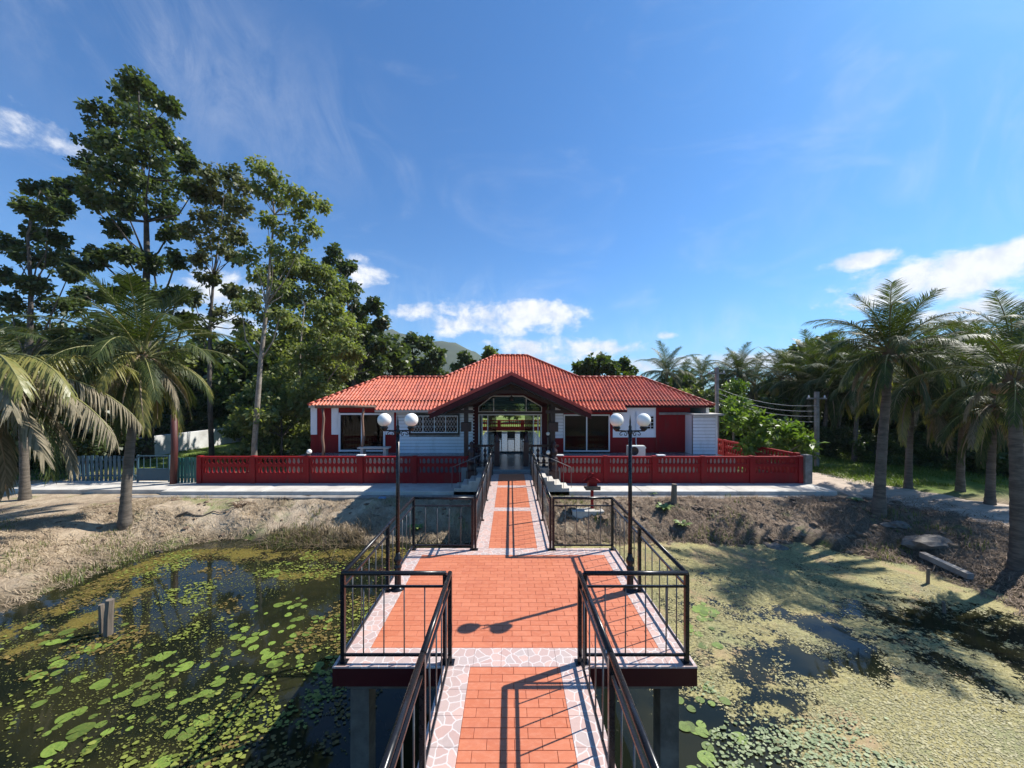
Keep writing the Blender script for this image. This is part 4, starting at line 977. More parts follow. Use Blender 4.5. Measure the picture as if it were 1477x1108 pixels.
# ------------------------------------------------------------------ broadleaf trees
def leaf_cloud(centres, radii, per, size, rg, flat=.75, droop=.3, asp=.42):
    """many small folded leaves gathered in tufts round each centre"""
    c = np.repeat(np.asarray(centres), per, 0); r = np.repeat(np.asarray(radii), per)[:, None]; n = len(c)
    d = rg.normal(size=(n, 3)); d /= np.linalg.norm(d, axis=1)[:, None]
    p = c+d*r*(rg.random((n, 1))**.45)*np.array([1, 1, flat])
    ax = d*.9+rg.normal(size=(n, 3))*.7; ax[:, 2] -= droop; ax /= np.linalg.norm(ax, axis=1)[:, None]
    sd_ = np.cross(ax, rg.normal(size=(n, 3))*.6+np.array([0, 0, 1.0])); sd_ /= np.linalg.norm(sd_, axis=1)[:, None]+1e-6
    up = np.cross(sd_, ax); L = size*(.65+.7*rg.random((n, 1))); wv = L*asp
    V = np.stack([p, p+ax*L*.5+sd_*wv+up*L*.10, p+ax*L-up*L*.08, p+ax*L*.5-sd_*wv+up*L*.10], 1)
    return V.reshape(-1, 3), np.arange(4*n).reshape(-1, 4)
def tree(name, label, base, trunk, clumps, m, mb_, leaf=.3, per=26, tips=16, r0=.25, seed=1, group=None, droop=.3, tuft=.34, sub=7, asp=.42, flat=.75):
    rg = np.random.default_rng(seed); rd = random.Random(seed)
    root = empty(name, base, label, 'tree', group); B = Vector(base)
    tp = [Vector(p)-B for p in trunk]; n = len(tp)
    W = MB(); W.tube([tp[0]-Vector((0, 0, .3))]+tp[1:], [r0*(1-.93*(i/(n-1))**.9) for i in range(n)], 9, smooth=True)
    cen, rad = [], []
    for (cx, cy, cz, r) in clumps:
        c = Vector((cx, cy, cz))-B
        lowz = [i for i, p in enumerate(tp) if p.z < c.z-.15*abs(c.x)-.2*r] or [0]
        j = max(lowz); s = tp[j]; br_ = r0*(1-.80*j/(n-1))*.42
        mid = s.lerp(c, .5)+Vector((rd.uniform(-.3, .3), rd.uniform(-.3, .3), -.12*(c-s).length+rd.uniform(0, .3)))
        W.tube([s, s.lerp(mid, .6), mid, mid.lerp(c, .6), c], [br_, br_*.8, br_*.62, br_*.45, br_*.25], 6)
        for k in range(tips):
            v = Vector(rg.normal(size=3)); v.normalize(); q = c+Vector((v.x*r, v.y*r, v.z*r*.85))*(rd.random()**.4)
            if k < sub: W.tube([c.lerp(mid, .15), c.lerp(q, .5)+Vector((0, 0, -.05)), q], [br_*.22, br_*.15, .008], 4, cap=False)
            cen.append(tuple(q)); rad.append(tuft*rd.uniform(.7, 1.3)*(.6+.4*r))
    W.build('trunk', mb_, root)
    V, Q = leaf_cloud(cen, rad, per, leaf, rg, flat, droop, asp)
    me = npmesh('crown', V, Q, m, np.repeat(rg.random(len(cen)), per)*.5+rg.random(len(Q))*.5); link('crown', me, root)
    return root
L_dark = leafmat('leaf_dark_green', (.028, .048, .016), (.105, .135, .052), .36, .42, .5)
L_mid = leafmat('leaf_mid_green', (.035, .065, .014), (.10, .135, .032), .3, .45, .45)
L_pale = leafmat('leaf_pale_green', (.09, .125, .04), (.24, .26, .10), .42, .5, .4)
L_light = leafmat('leaf_bright_green', (.07, .13, .02), (.16, .23, .05), .38, .45, .4)
L_brown = leafmat('leaf_olive_brown', (.05, .065, .022), (.15, .155, .065), .25, .5, .4)
def PC(lst, Y, spread=1.0, seed=0, sc_=1.0):
    rd = random.Random(seed); o = []
    for px, py, r in lst:
        y = Y+rd.uniform(-1, 1)*spread; o.append((X(px, y), y, Z(py, y), r/F*y*sc_))
    return o
gl = -.8
A = [(197,118,20),(178,140,26),(215,140,26),(245,152,14),(150,170,24),(195,175,30),(230,185,26),(140,205,24),(175,215,30),(218,222,32),(255,215,24),(275,240,18),(130,240,22),(160,255,28),(205,262,30),(245,262,32),(280,275,18),(120,270,18),(95,268,16),(140,285,22),(178,295,24),(235,300,26),(120,425,18),(160,425,16),(190,410,16),(232,430,18),(258,425,14),(268,462,16),(165,330,16),(245,335,18),(180,365,18),(140,372,20),(115,385,16),(220,380,20),(255,375,16)]
tree('tall_tree', 'tallest dark green tree towering behind the left palm', (X(214, 22), 22, gl), [(X(214, 22), 22, gl), (X(213, 22), 22, 4), P3(209, 440, 22), P3(212, 380, 22.1), P3(211, 320, 22), P3(207, 260, 21.9), P3(203, 190, 22), P3(200, 130, 22)], PC(A, 22, 2.8, 1, .80), L_dark, M_dbark, .23, 34, 17, .28, 11, 'trees on the left')
Bt = [(55,272,16),(80,285,16),(40,300,18),(70,310,16),(95,300,12),(50,335,18),(15,355,20),(80,345,14),(45,370,22),(8,395,20),(85,372,18),(100,395,15),(45,410,22),(15,435,22),(75,435,22),(105,440,14),(40,470,24),(85,480,20)]
tree('dark_tree', 'dark tree at the left picture edge behind the dry palm', (X(42, 21), 21, gl), [(X(42, 21), 21, gl), P3(42, 520, 21), P3(45, 420, 21), P3(40, 340, 21), P3(58, 275, 21)], PC(Bt, 21, 1.8, 2, .80), L_dark, M_dbark, .23, 32, 15, .2, 12, 'trees on the left')
Ct = [(300,258,18),(330,252,18),(350,270,18),(290,285,18),(318,285,20),(345,300,18),(300,315,18),(330,322,18),(275,335,16),(310,350,22),(345,345,16),(285,370,14),(340,372,14),(300,400,12),(278,430,13),(338,420,12),(315,450,13),(350,470,12),(290,480,13),(330,505,14),(368,440,10)]
tree('sparse_tree', 'thin two-toned tree with bare lower branches right of the tallest tree', (X(306, 20.5), 20.5, gl), [(X(306, 20.5), 20.5, gl), P3(302, 560, 20.5), P3(303, 470, 20.5), P3(308, 400, 20.5), P3(318, 330, 20.5), P3(325, 265, 20.5)], PC(Ct, 20.5, 1.6, 3, .9), L_brown, M_dbark, .21, 22, 14, .14, 13, 'trees on the left', droop=.6)
Dt = [(372,240,11),(385,252,12),(402,262,13),(375,275,10),(425,280,12),(445,290,11),(462,296,9),(405,292,11),(430,305,9),(450,328,9),(415,335,13),(385,318,9),(435,350,12),(395,362,15),(360,372,14),(420,375,14),(375,400,12),(365,425,10),(408,412,13),(348,440,9),(405,452,13),(360,480,11)]
tree('slender_tree', 'slender pale-trunked tree with airy top left of the house', (X(366, 18.3), 18.3, gl), [(X(366, 18.3), 18.3, gl), P3(367, 640, 18.3), P3(376, 520, 18.3), P3(385, 440, 18.3), P3(390, 370, 18.3), P3(396, 310, 18.3), P3(392, 255, 18.3)], PC(Dt, 18.3, 1.0, 4, 1.1), L_pale, M_bark, .21, 19, 11, .16, 14, 'trees on the left', droop=.7, asp=.3)
Et = [(395,395,20),(430,385,20),(460,395,20),(480,420,20),(410,425,22),(445,430,24),(475,455,22),(500,470,18),(395,460,20),(430,470,26),(465,490,26),(505,505,18),(400,500,22),(440,515,26),(485,530,22),(410,545,24),(450,560,26),(380,560,20),(420,590,26),(460,600,22),(370,600,20),(350,580,16),(345,615,16),(390,625,18)]
tree('leafy_tree', 'wide pale green leafy tree beside the left end of the house', (X(425, 22.5), 22.5, gl), [(X(425, 22.5), 22.5, gl), P3(428, 600, 22.5), P3(432, 520, 22.5), P3(435, 480, 22.5), P3(440, 440, 22.8)], PC(Et, 22.5, 2.4, 5, 1.12), L_pale, M_bark, .22, 40, 26, .14, 15, 'trees on the left', droop=.7, asp=.34)
Ft = [(478,368,16),(495,385,16),(470,395,14),(505,415,18),(490,430,18),(515,450,18),(540,440,14),(530,470,18),(550,465,12),(510,490,20),(545,495,14),(525,520,20),(490,510,18),(550,525,14),(500,540,20),(535,545,18)]
tree('dark_tree', 'dark green tree rising over the left end of the roof', (X(510, 29), 29, gl), [(X(510, 29), 29, gl), P3(510, 540, 29), P3(505, 470, 29), P3(498, 400, 29)], PC(Ft, 29, 2.4, 6, .9), L_dark, M_dbark, .28, 36, 16, .3, 16, 'trees on the left')
Gt = [(575,505,16),(595,492,15),(615,500,14),(630,515,12),(560,520,14),(590,520,18),(612,525,16),(580,540,16),(605,545,16),(628,538,12)]
tree('round_tree', 'round dark tree above the left roof ridge before the hill', (X(595, 38), 38, gl), [(X(595, 38), 38, gl), P3(595, 560, 38), P3(595, 520, 38), P3(595, 497, 38)], PC(Gt, 38, 1.5, 7), L_dark, M_dbark, .42, 30, 14, .3, 17, 'trees behind the house')
Ht = [(668,515,8),(680,522,8),(662,530,8),(690,528,7)]
tree('small_tree', 'small dark treetop between the hill and the high ridge', (X(672, 45), 45, gl), [(X(672, 45), 45, gl), P3(672, 545, 45), P3(672, 520, 45)], PC(Ht, 45, .8, 8), L_dark, M_dbark, .42, 26, 12, .2, 18, 'trees behind the house')
It = [(705,505,6),(712,512,6),(700,515,5)]
tree('small_tree', 'pale little treetop peeking over the highest ridge', (X(706, 46), 46, gl), [(X(706, 46), 46, gl), P3(706, 545, 46), P3(706, 508, 46)], PC(It, 46, .5, 9), L_pale, M_bark, .42, 16, 10, .2, 19, 'trees behind the house')
Jt = [(838,532,10),(852,525,11),(868,520,10),(880,528,12),(898,526,10),(908,535,8),(860,538,12),(885,540,12),(845,545,10),(905,545,8)]
tree('round_tree', 'wide green tree above the right roof ridge', (X(870, 34), 34, gl), [(X(870, 34), 34, gl), P3(870, 560, 34), P3(868, 525, 34)], PC(Jt, 34, 1.4, 10), L_mid, M_dbark, .36, 26, 14, .25, 20, 'trees behind the house')
# frangipani shrub by the right fence
Kt = [(1062,585,14),(1085,600,16),(1070,615,16),(1105,612,16),(1125,625,16),(1145,620,15),(1165,635,14),(1095,635,16),(1130,645,16),(1158,650,14),(1055,605,12),(1075,645,14)]
tree('frangipani', 'broad light green frangipani over the right end of the fence', (X(1095, 18.5), 18.5, gl), [(X(1095, 18.5), 18.5, gl), P3(1095, 660, 18.5), P3(1095, 630, 18.5)], PC(Kt, 18.5, .9, 11), L_light, M_bark, .30, 14, 11, .12, 21, None, droop=-.1, asp=.26)
Lt = [(1060,560,12),(1052,575,14),(1068,580,14),(1058,595,14),(1045,590,10)]
tree('bamboo_shrub', 'feathery light green shrub behind the utility room', (X(1058, 24), 24, gl), [(X(1058, 24), 24, gl), P3(1058, 620, 24), P3(1058, 570, 24)], PC(Lt, 24, .8, 12), L_light, M_bark, .25, 40, 12, .1, 22, None, asp=.2)
# undergrowth and background woods: several tree kinds, copied
def proto(seed, m, h=7, r=3):
    rd = random.Random(seed); cl = []
    for k in range(22):
        a = rd.uniform(0, 6.28); q = rd.random()**.6; z = h*(.3+.68*rd.random()); rr = r*(1-abs(z/h-.55)*1.1)
        cl.append((math.cos(a)*rr*q, math.sin(a)*rr*q, z, r*.33))
    return tree('woodland_tree', 'x', (0, 0, 0), [(0, 0, 0), (.1, 0, h*.3), (0, .1, h*.6), (.1, 0, h*.9)], cl, m, M_dbark, .38, 17, 15, .17, seed, 'woods behind the house')
protos = [proto(70, L_dark), proto(71, L_mid, 6, 3.2), proto(72, L_light, 5, 2.8), proto(73, L_pale, 6.5, 3)]
used = [False]*4
def wood(kind, x, y, s, label, rz):
    p = protos[kind]
    if not used[kind]: used[kind] = True; o = p
    else:
        o = p.copy(); C.objects.link(o)
        for ch in p.children: c_ = ch.copy(); C.objects.link(c_); c_.parent = o
    o.location = (x, y, -.85); o.scale = (s, s, s*random.uniform(.9, 1.1)); o.rotation_euler[2] = rz; o['label'] = label
rd = random.Random(5)
nm = ['dark evergreen tree', 'green bushy tree', 'bright green bush', 'pale leafy tree']
spots = []
for i in range(17): spots.append((-52+i*2.5+rd.uniform(-.8, .8), 33.5+rd.uniform(-1.5, 2.5)+(i % 3)*2, rd.choice([0, 0, 1, 3]), rd.uniform(1.05, 1.45), 'in the wood behind the white wall'))
for i in range(7): spots.append((31+i*3.2+rd.uniform(-.5, .5), 37-i*.5, rd.choice([0, 1, 0]), rd.uniform(1.15, 1.35), 'standing tall behind the right palms'))
for i in range(3): spots.append((-29+i*1.6, 22.6+rd.uniform(-.8, .6), rd.choice([0, 1, 0]), rd.uniform(.34, .5), 'standing before the white wall'))
for i in range(8): spots.append((-34+i*2.3, 18.2+rd.uniform(-.8, .8), 0, rd.uniform(.42, .62), 'growing behind the left pickets') if -34+i*2.3 < -19.5 else (-60-i, 40, 0, 1, 'in the wood behind the white wall'))
for i in range(18): spots.append((12+i*3.1+rd.uniform(-1, 1), 44+rd.uniform(-3, 6)-i*.9, rd.choice([0, 1, 2, 1]), rd.uniform(.72, 1.05), 'in the wood beyond the right palms'))
for i in range(12): spots.append((24+i*2.6+rd.uniform(-.6, .6), 31+rd.uniform(-1.5, 2)-i*.7, rd.choice([0, 0, 1]), rd.uniform(.55, .75), 'in the shade between the right palms'))
for i in range(14): spots.append((-16+i*2.6+rd.uniform(-1, 1), 52+rd.uniform(-3, 3), rd.choice([0, 1, 1, 3]), rd.uniform(.48, .66), 'far behind the house'))
ORD = ['first', 'second', 'third', 'fourth', 'fifth', 'sixth', 'seventh', 'eighth', 'ninth', 'tenth', 'eleventh', 'twelfth']
spots.sort(key=lambda q: q[0]/q[1]); count = {}
for x, y, k, s, where in spots:
    n_ = count.get((k, where), 0); count[(k, where)] = n_+1
    wood(k, x, y, s, f'{ORD[min(n_, 11)]} {nm[k]} from the left {where}', rd.uniform(0, 6.28))

# garden trees and shrubs with leaves down to the ground
def shrub(seed, m, h, r, leaf=.2, per=26):
    q = random.Random(seed); cl = []
    for k in range(20):
        a = q.uniform(0, 6.28); e = q.random()**.5; z = h*(.06+.86*q.random()); rr = r*math.sqrt(max(.05, 1-(z/h-.35)**2*1.7)); cl.append((math.cos(a)*rr*e, math.sin(a)*rr*e, z, r*.34))
    return tree('garden_shrub', 'x', (0, 0, 0), [(0, 0, 0), (.05, 0, h*.4), (0, .05, h*.8)], cl, m, M_dbark, leaf, per, 15, .09, seed, 'shrubs round the house')
sh = [shrub(80, L_dark, 3.6, 2.0), shrub(81, L_mid, 3.2, 1.9), shrub(82, L_pale, 3.4, 1.9), shrub(83, L_light, 2.2, 1.4)]; shu = [False]*4
def put_shrub(k, px, Y, s, label):
    p = sh[k]
    if not shu[k]: shu[k] = True; o = p
    else:
        o = p.copy(); C.objects.link(o)
        for ch in p.children: c_ = ch.copy(); C.objects.link(c_); c_.parent = o
    o.location = (X(px, Y), Y, -.9); o.scale = (s, s, s*rd.uniform(.9, 1.15)); o.rotation_euler[2] = rd.uniform(0, 6.28); o['label'] = label
put_shrub(2, 405, 20.2, 1.05, 'pale round garden tree by the left corner of the house')
put_shrub(1, 352, 31.5, 1.4, 'green shrub above the right end of the white wall')
put_shrub(2, 440, 24.5, 1.25, 'pale shrub behind the left corner of the house')
for i, px in enumerate((10, 60, 105, 150)): put_shrub(0, px, 19+i*.5, 1.0, f'{ORD[i]} dark shrub from the left in the shade behind the grey-blue pickets')
for i, px in enumerate((205, 262, 310)): put_shrub((0, 1, 0)[i], (150, 215, 300)[i], 32, 1.5, f'{ORD[i]} dense shrub from the left rising over the white wall')
for i, (px, Y, k, s) in enumerate(((950, 34, 1, 1.35), (1000, 33, 2, 1.25), (1048, 27, 3, 1.3), (1100, 26, 1, 1.2), (1150, 27, 0, .9), (1200, 27, 1, .9), (1245, 26, 0, .95), (1290, 25, 0, .9), (1335, 25, 1, .9), (1380, 24, 0, .95), (1425, 23, 0, .9), (1470, 22, 1, .9))):
    put_shrub(k, px, Y, s, f'{ORD[i]} leafy shrub from the left behind the right palms and fence')
for i, (px, Y) in enumerate(((1205, 22), (1262, 20.5), (1330, 20), (1365, 19), (1408, 18), (1455, 17.2))):
    put_shrub((0, 1)[i % 2], px, Y, .52, f'{ORD[i]} low bush from the left among the right palm trunks')
# ------------------------------------------------------------------ hill
hx = np.linspace(-1000, 500, 90); hy = np.linspace(700, 1500, 40); HX, HYY = np.meshgrid(hx, hy)
hz = 175*np.exp(-((HX+300)/150)**2-((HYY-950)/170)**2)+95*np.exp(-((HX+100)/95)**2-((HYY-960)/150)**2)+110*np.exp(-((HX+560)/200)**2-((HYY-1050)/170)**2)+40*np.exp(-((HX-150)/170)**2-((HYY-1050)/150)**2)
hz = hz*.93*(.75+.5*fbm(HX, HYY, .012, 77))+6*fbm(HX, HYY, .05, 78)*(hz > 8)-6
ny, nx = HX.shape; idx = np.arange(nx*ny).reshape(ny, nx)
M_hill = mat('forested_hill', (.028, .045, .018), .95, .5, .02, color2=(.05, .066, .028), bump=1.0, bscale=.09)
me = npmesh('hill', np.stack([HX, HYY, hz], -1), np.stack([idx[:-1, :-1], idx[:-1, 1:], idx[1:, 1:], idx[1:, :-1]], -1), M_hill, smooth=True)
tag(link('hill', me), 'forested hill rising behind the house on the left', 'hill', kind='structure')

# ------------------------------------------------------------------ electric poles and wires
def epole(px, Y, ztop, label):
    x = X(px, Y); r = empty('electric_pole', (x, Y, -.85), label, 'electric pole', 'electric poles right of the house')
    MB().beam((0, 0, -.3), (0, 0, ztop+.85), .16, .16, (0, 1, 0)).build('post', M_conc, r)
    MB().bbox(-.5, .5, -.05, .05, ztop+.45, ztop+.53, .005).build('cross_arm', M_conc, r)
    for s in (-.42, 0, .42): MB().lathe([(.03, 0), (.045, .03), (.03, .06), (.04, .09), (.001, .13)], (s, 0, ztop+.53), 8).build('insulator', M_wframe, r)
    return x
x1 = epole(1034, 22, Z(530, 22), 'grey concrete electric pole just right of the roof end')
x2 = epole(1178, 19.5, Z(565, 19.5), 'grey concrete electric pole beside the frangipani')
for k, (dz, lb) in enumerate(((.0, 'uppermost'), (-.28, 'second'), (-.55, 'third'), (-.85, 'lowest'))):
    a = Vector((x1, 21.9, Z(560, 22)+dz)); b = Vector((x2, 19.4, Z(585, 19.5)+dz)); pts = [a.lerp(b, i/12)-Vector((0, 0, .35*(1-(i/6-1)**2))) for i in range(13)]
    tag(MB().tube(pts, .012, 5).build('power_wire', mat('pale_wire', (.35, .35, .35), .5)), f'{lb} thin grey wire sagging between the two electric poles', 'wire', 'wires between the electric poles')

# ------------------------------------------------------------------ lily pads and floating weed
def pad_mesh(seed):
    rd = random.Random(seed); n = 22; V = [(0, 0, .006)]; Fs = []
    for ring, rr in ((1, .55), (2, 1.0)):
        for k in range(n):
            a = .12+(2*PI-.24)*k/(n-1); q = rr*(1+.05*math.sin(3*a+seed)+rd.uniform(-.02, .02))
            V.append((math.cos(a)*q, math.sin(a)*q, .008+(.012 if ring == 2 else 0)*rd.uniform(.2, 1.4)+.012*math.sin(2*a+seed)*(ring == 2)))
    for k in range(n-1): Fs.append((0, 1+k, 2+k)); Fs.append((1+k, 1+n+k, 2+n+k, 2+k))
    return MB().add(V, Fs, True).mesh('leaf_pad', mat('lily_pad', (.10, .155, .022), .42, .3, 4, color2=(.17, .235, .04), rand=.4, bump=.2, bscale=8, spec=.5, dirt=((.30, .20, .05), 3, .4)))
PADS = [pad_mesh(i) for i in range(6)]
def zpx(zx, zy): return G(zx/2.588, 680+zy/2.588, WATER)
big = [(345,660,.22),(460,620,.17),(610,690,.25),(690,730,.23),(145,765,.20),(375,795,.22),(470,830,.16),(765,725,.14),(815,790,.19),(690,860,.12),(895,940,.12),(1005,380,.14),(1110,500,.16),(1120,550,.16),(1145,608,.16),(1180,740,.15),(940,630,.2),(985,605,.15),(300,970,.26),(200,1040,.24),(245,920,.2),(120,580,.22),(215,715,.16),(580,770,.14),(1040,500,.2),(1080,640,.17),(1030,720,.22),(915,785,.12),(640,980,.16),(610,1090,.22),(350,1015,.13),(760,930,.24),(700,980,.2),(530,860,.2),(880,620,.17),(1000,690,.2),(760,830,.15),(120,1130,.2),(250,600,.22),(200,640,.2)]
rd = random.Random(9); lily_no = 0
bigw = [(*zpx(zx, zy), r*.54) for zx, zy, r in big]; clus = []
for q in bigw:
    for c_ in clus:
        if math.hypot(c_[0][0]-q[0], c_[0][1]-q[1]) < 1.05: c_.append(q); break
    else: clus.append([q])
clus.sort(key=lambda c_: -c_[0][1]); rows_ = [clus[:len(clus)//3], clus[len(clus)//3:2*len(clus)//3], clus[2*len(clus)//3:]]
for rname, row_ in zip(('farthest', 'middle', 'nearest'), rows_):
    row_.sort(key=lambda c_: c_[0][0]/c_[0][1])
    for ri, c_ in enumerate(row_):
        ox, oy = c_[0][0], c_[0][1]
        ly = empty('water_lily', (ox, oy, WATER), f'{ORD[min(ri, 11)]} water lily from the left in the {rname} part of the dark left pond', 'water lily', 'water lilies in the dark left pond')
        for (x, y, r) in c_:
            link('leaf_pad', PADS[lily_no % 6], ly, (x-ox, y-oy, .004+.002*(lily_no % 4)), (0, 0, rd.uniform(0, 6.28)), (r, r*rd.uniform(.85, 1), r)); lily_no += 1
            for k in range(rd.randint(2, 5)):
                a = rd.uniform(0, 6.28); q = r*1.2+rd.random()**1.5*.7; s = rd.uniform(.035, .085); xx, yy = x+math.cos(a)*q, y+math.sin(a)*q
                if sdf(xx, yy) < -.15 and xx < -2.2: link('leaf_pad', PADS[k % 6], ly, (xx-ox, yy-oy, .003+.0015*k), (rd.uniform(-.06, .06), rd.uniform(-.06, .06), rd.uniform(0, 6.28)), (s, s, s))
for px, py, r in sorted([(1012,893,.13),(1030,880,.08),(1008,915,.1),(1030,1060,.09),(1020,1095,.14),(1010,1010,.08)], key=lambda q: q[1]):
    r *= .8; rlab = rlab+1 if 'rlab' in globals() else 1
    x, y = G(px, py, WATER)
    ly = empty('water_lily', (x, y, WATER), f'{ORD[rlab-1]} of the small water lilies right of the platform, counted from the back', 'water lily', 'water lilies right of the platform')
    link('leaf_pad', PADS[lily_no % 6], ly, (0, 0, .006), (0, 0, rd.uniform(0, 6.28)), (r, r, r)); lily_no += 1
    for k in range(6):
        a = rd.uniform(0, 6.28); q = r*1.1+rd.random()*.3; s = rd.uniform(.05, .1)
        link('leaf_pad', PADS[k % 6], ly, (math.cos(a)*q, math.sin(a)*q, .005+.0015*k), (0, 0, rd.uniform(0, 6.28)), (s, s, s))
def scatter_weed(name, n, xr, yr, keep, smin, smax, m, label, lift=.012, tilt=.25):
    rg = np.random.default_rng(abs(hash(name)) % 1000 if False else len(name)*7+n)
    x = rg.uniform(*xr, n); y = yr[0]+(yr[1]-yr[0])*rg.random(n)**1.25; k = keep(x, y, rg); x, y = x[k], y[k]; n = len(x)
    s = rg.uniform(smin, smax, n)*(rg.random(n)**.8+.35); a = rg.uniform(0, 6.28, n); V = np.zeros((n, 6, 3))
    tx, ty = rg.normal(0, tilt, n), rg.normal(0, tilt, n)
    for q in range(6):
        aa = a+q*PI/3; dx, dy = np.cos(aa)*s, np.sin(aa)*s*rg.uniform(.6, 1, n)
        V[:, q, 0] = x+dx; V[:, q, 1] = y+dy; V[:, q, 2] = WATER+lift+np.abs(dx*tx+dy*ty)+rg.random(n)*.006
    me = npmesh(name, V, np.arange(6*n), m, rg.random(n), nper=6)
    return tag(link(name, me), label, 'weed', kind='stuff')
M_weed_l = leafmat('pond_weed_left', (.11, .14, .02), (.27, .30, .06), .1, .5)
M_weed_o = leafmat('pond_weed_olive', (.10, .075, .015), (.24, .17, .05), .1, .6)
M_weed_r = leafmat('pond_weed_right', (.17, .155, .06), (.44, .39, .19), .1, .6)
M_weed_g = leafmat('pond_weed_green', (.13, .18, .07), (.33, .37, .19), .1, .5)
def kl(x, y, rg): return (sdf(x, y) < -.1) & (fbm(x, y, .9, 51)+.25*fbm(x, y, 4, 52)+.05*smooth01((6.5-y)/3) > .755+rg.normal(0, .04, len(x))) & ((np.abs(x) > 2.05))
scatter_weed('floating_weed', 26000, (-10.5, -2.05), (3.2, 11.2), kl, .012, .038, M_weed_l, 'small green floating leaves scattered over the dark left water')
def kl2(x, y, rg): return (sdf(x, y) < -.1) & (fbm(x, y, .8, 61)+.2*fbm(x, y, 4, 62) > .715+rg.normal(0, .03, len(x)))
scatter_weed('olive_weed', 26000, (-10.5, -2.05), (3.2, 11.2), kl2, .012, .034, M_weed_o, 'brownish olive weed drifting among the left lily pads', .008)
def kf(x, y, rg): return (sdf(x, y) < -.05) & (fbm(x, y, .7, 71)+.35*fbm(x, y, 3, 72) > .70+rg.normal(0, .10, len(x)))
scatter_weed('fine_duckweed', 34000, (-10.5, -2.05), (3.2, 11.2), kf, .006, .017, leafmat('pond_weed_fine', (.07, .07, .012), (.20, .21, .05), .1, .6), 'fine specks of duckweed between the left lily pads', .004, .1)
def kr(x, y, rg): return (sdf(x, y) < -.05) & (algae_at(x, y)+rg.normal(0, .12, len(x))+(fbm(x, y, 2.2, 55)-.5)*1.5 > .62)
scatter_weed('algae_crumbs', 110000, (2.05, 10.6), (3.2, 11.3), kr, .007, .019, M_weed_r, 'pale yellow crumbs of algae covering the right water', .003, .08)
def kg(x, y, rg): return (sdf(x, y) < -.1) & (fbm(x, y, .9, 57)+.3*fbm(x, y, 3, 58)+.55*smooth01((5.3-y)/2)*smooth01((7-x)/3) > .90+rg.normal(0, .06, len(x)))
scatter_weed('green_weed', 46000, (2.05, 10.4), (3.2, 9.5), kg, .012, .028, M_weed_g, 'grey-green floating leaves on the right water near the platform', .014)

# ------------------------------------------------------------------ grass, straw and litter on the banks
def blades(name, n, region, keep, h, wd, m, label, lean=.5, flat=False, per=6, spread=.07):
    rg = np.random.default_rng(n+len(name)); (xa, xb), (ya, yb) = region
    cx = rg.uniform(xa, xb, n); cy = rg.uniform(ya, yb, n); k = keep(cx, cy, rg); cx, cy = cx[k], cy[k]
    x = np.repeat(cx, per)+rg.normal(0, spread, len(cx)*per); y = np.repeat(cy, per)+rg.normal(0, spread, len(cx)*per)
    N = len(x); z = ground_z(x, y); hh = h*rg.uniform(.4, 1.2, N)*np.repeat(rg.uniform(.6, 1.2, len(cx)), per); a = rg.uniform(0, 6.28, N); ln = rg.normal(0, lean, N)
    dx, dy = np.cos(a), np.sin(a); w_ = wd*rg.uniform(.6, 1.3, N); V = np.zeros((N, 6, 3))
    for j, (t, ww) in enumerate(((0, 1), (.55, .8), (1, .08))):
        if flat: ox, oz = hh*t, .015+.05*np.sin(t*3)*rg.random(N)+np.abs(ln)*.05*t
        else: ox, oz = hh*ln*t*t*1.2, hh*t*(1-.25*t*np.abs(ln))
        bx, by = x+dx*ox, y+dy*ox; bz = ground_z(bx, by)+oz if flat else z+oz-.01
        V[:, j*2] = np.stack([bx-dy*w_*ww/2, by+dx*w_*ww/2, bz], -1); V[:, j*2+1] = np.stack([bx+dy*w_*ww/2, by-dx*w_*ww/2, bz], -1)
    b = np.arange(N)[:, None]*6; Q = np.concatenate([b+np.array([0, 1, 3, 2]), b+np.array([2, 3, 5, 4])], 1).reshape(-1, 4)
    me = npmesh(name, V, Q, m, np.repeat(rg.random(N), 2)); return tag(link(name, me), label, 'grass' if not flat else 'straw', kind='stuff')
M_grass = leafmat('bank_grass', (.07, .11, .02), (.20, .21, .06), .3, .5); M_straw = leafmat('dry_straw', (.22, .16, .105), (.50, .40, .28), .1, .8, .2); M_dstraw = leafmat('dark_straw', (.12, .085, .06), (.34, .25, .18), .1, .8, .2)
M_lawn = leafmat('lawn_grass', (.065, .115, .016), (.16, .21, .04), .35, .5)
onb = lambda x, y: (sdf(x, y) > .03) & (y < 13.8) & ~((np.abs(x) < 1.2))
blades('shore_grass', 2600, ((-14, -1.5), (7, 12.6)), lambda x, y, r: onb(x, y) & (sdf(x, y) < .8) & (fbm(x, y, .8, 91) > .50), .32, .016, M_grass, 'tufts of green and yellow grass along the left shoreline', .55)
blades('dry_reeds', 700, ((-9.2, -4.6), (10.3, 12.2)), lambda x, y, r: onb(x, y) & (sdf(x, y) < .9) & (fbm(x, y, .9, 98) > .45), .42, .018, leafmat('dead_reed', (.07, .05, .03), (.26, .20, .12), .1, .8, .2), 'dark clump of dead reeds leaning over the left shoreline', 1.1)
blades('bank_grass', 3600, ((-20, -1.5), (8, 13.6)), lambda x, y, r: onb(x, y) & (fbm(x, y, .6, 92)+.10*smooth01((-10.5-x)/2)*smooth01((12-y)/2) > .60), .16, .014, M_grass, 'low green grass patches on the left bank', .6)
blades('bank_straw', 9000, ((-17, -1.2), (7, 13.6)), lambda x, y, r: onb(x, y) & (fbm(x, y, .7, 93)-.10*smooth01((sdf(x, y)-1.3)/1.2) > .41), .24, .013, M_straw, 'dry straw and leaf litter lying on the left bank', .5, True, 5, .1)
blades('right_straw', 8000, ((1.2, 15), (7, 13.6)), lambda x, y, r: onb(x, y) & (fbm(x, y, .7, 94) > .38), .26, .016, M_dstraw, 'dark dry litter covering the right bank', .5, True, 5, .1)
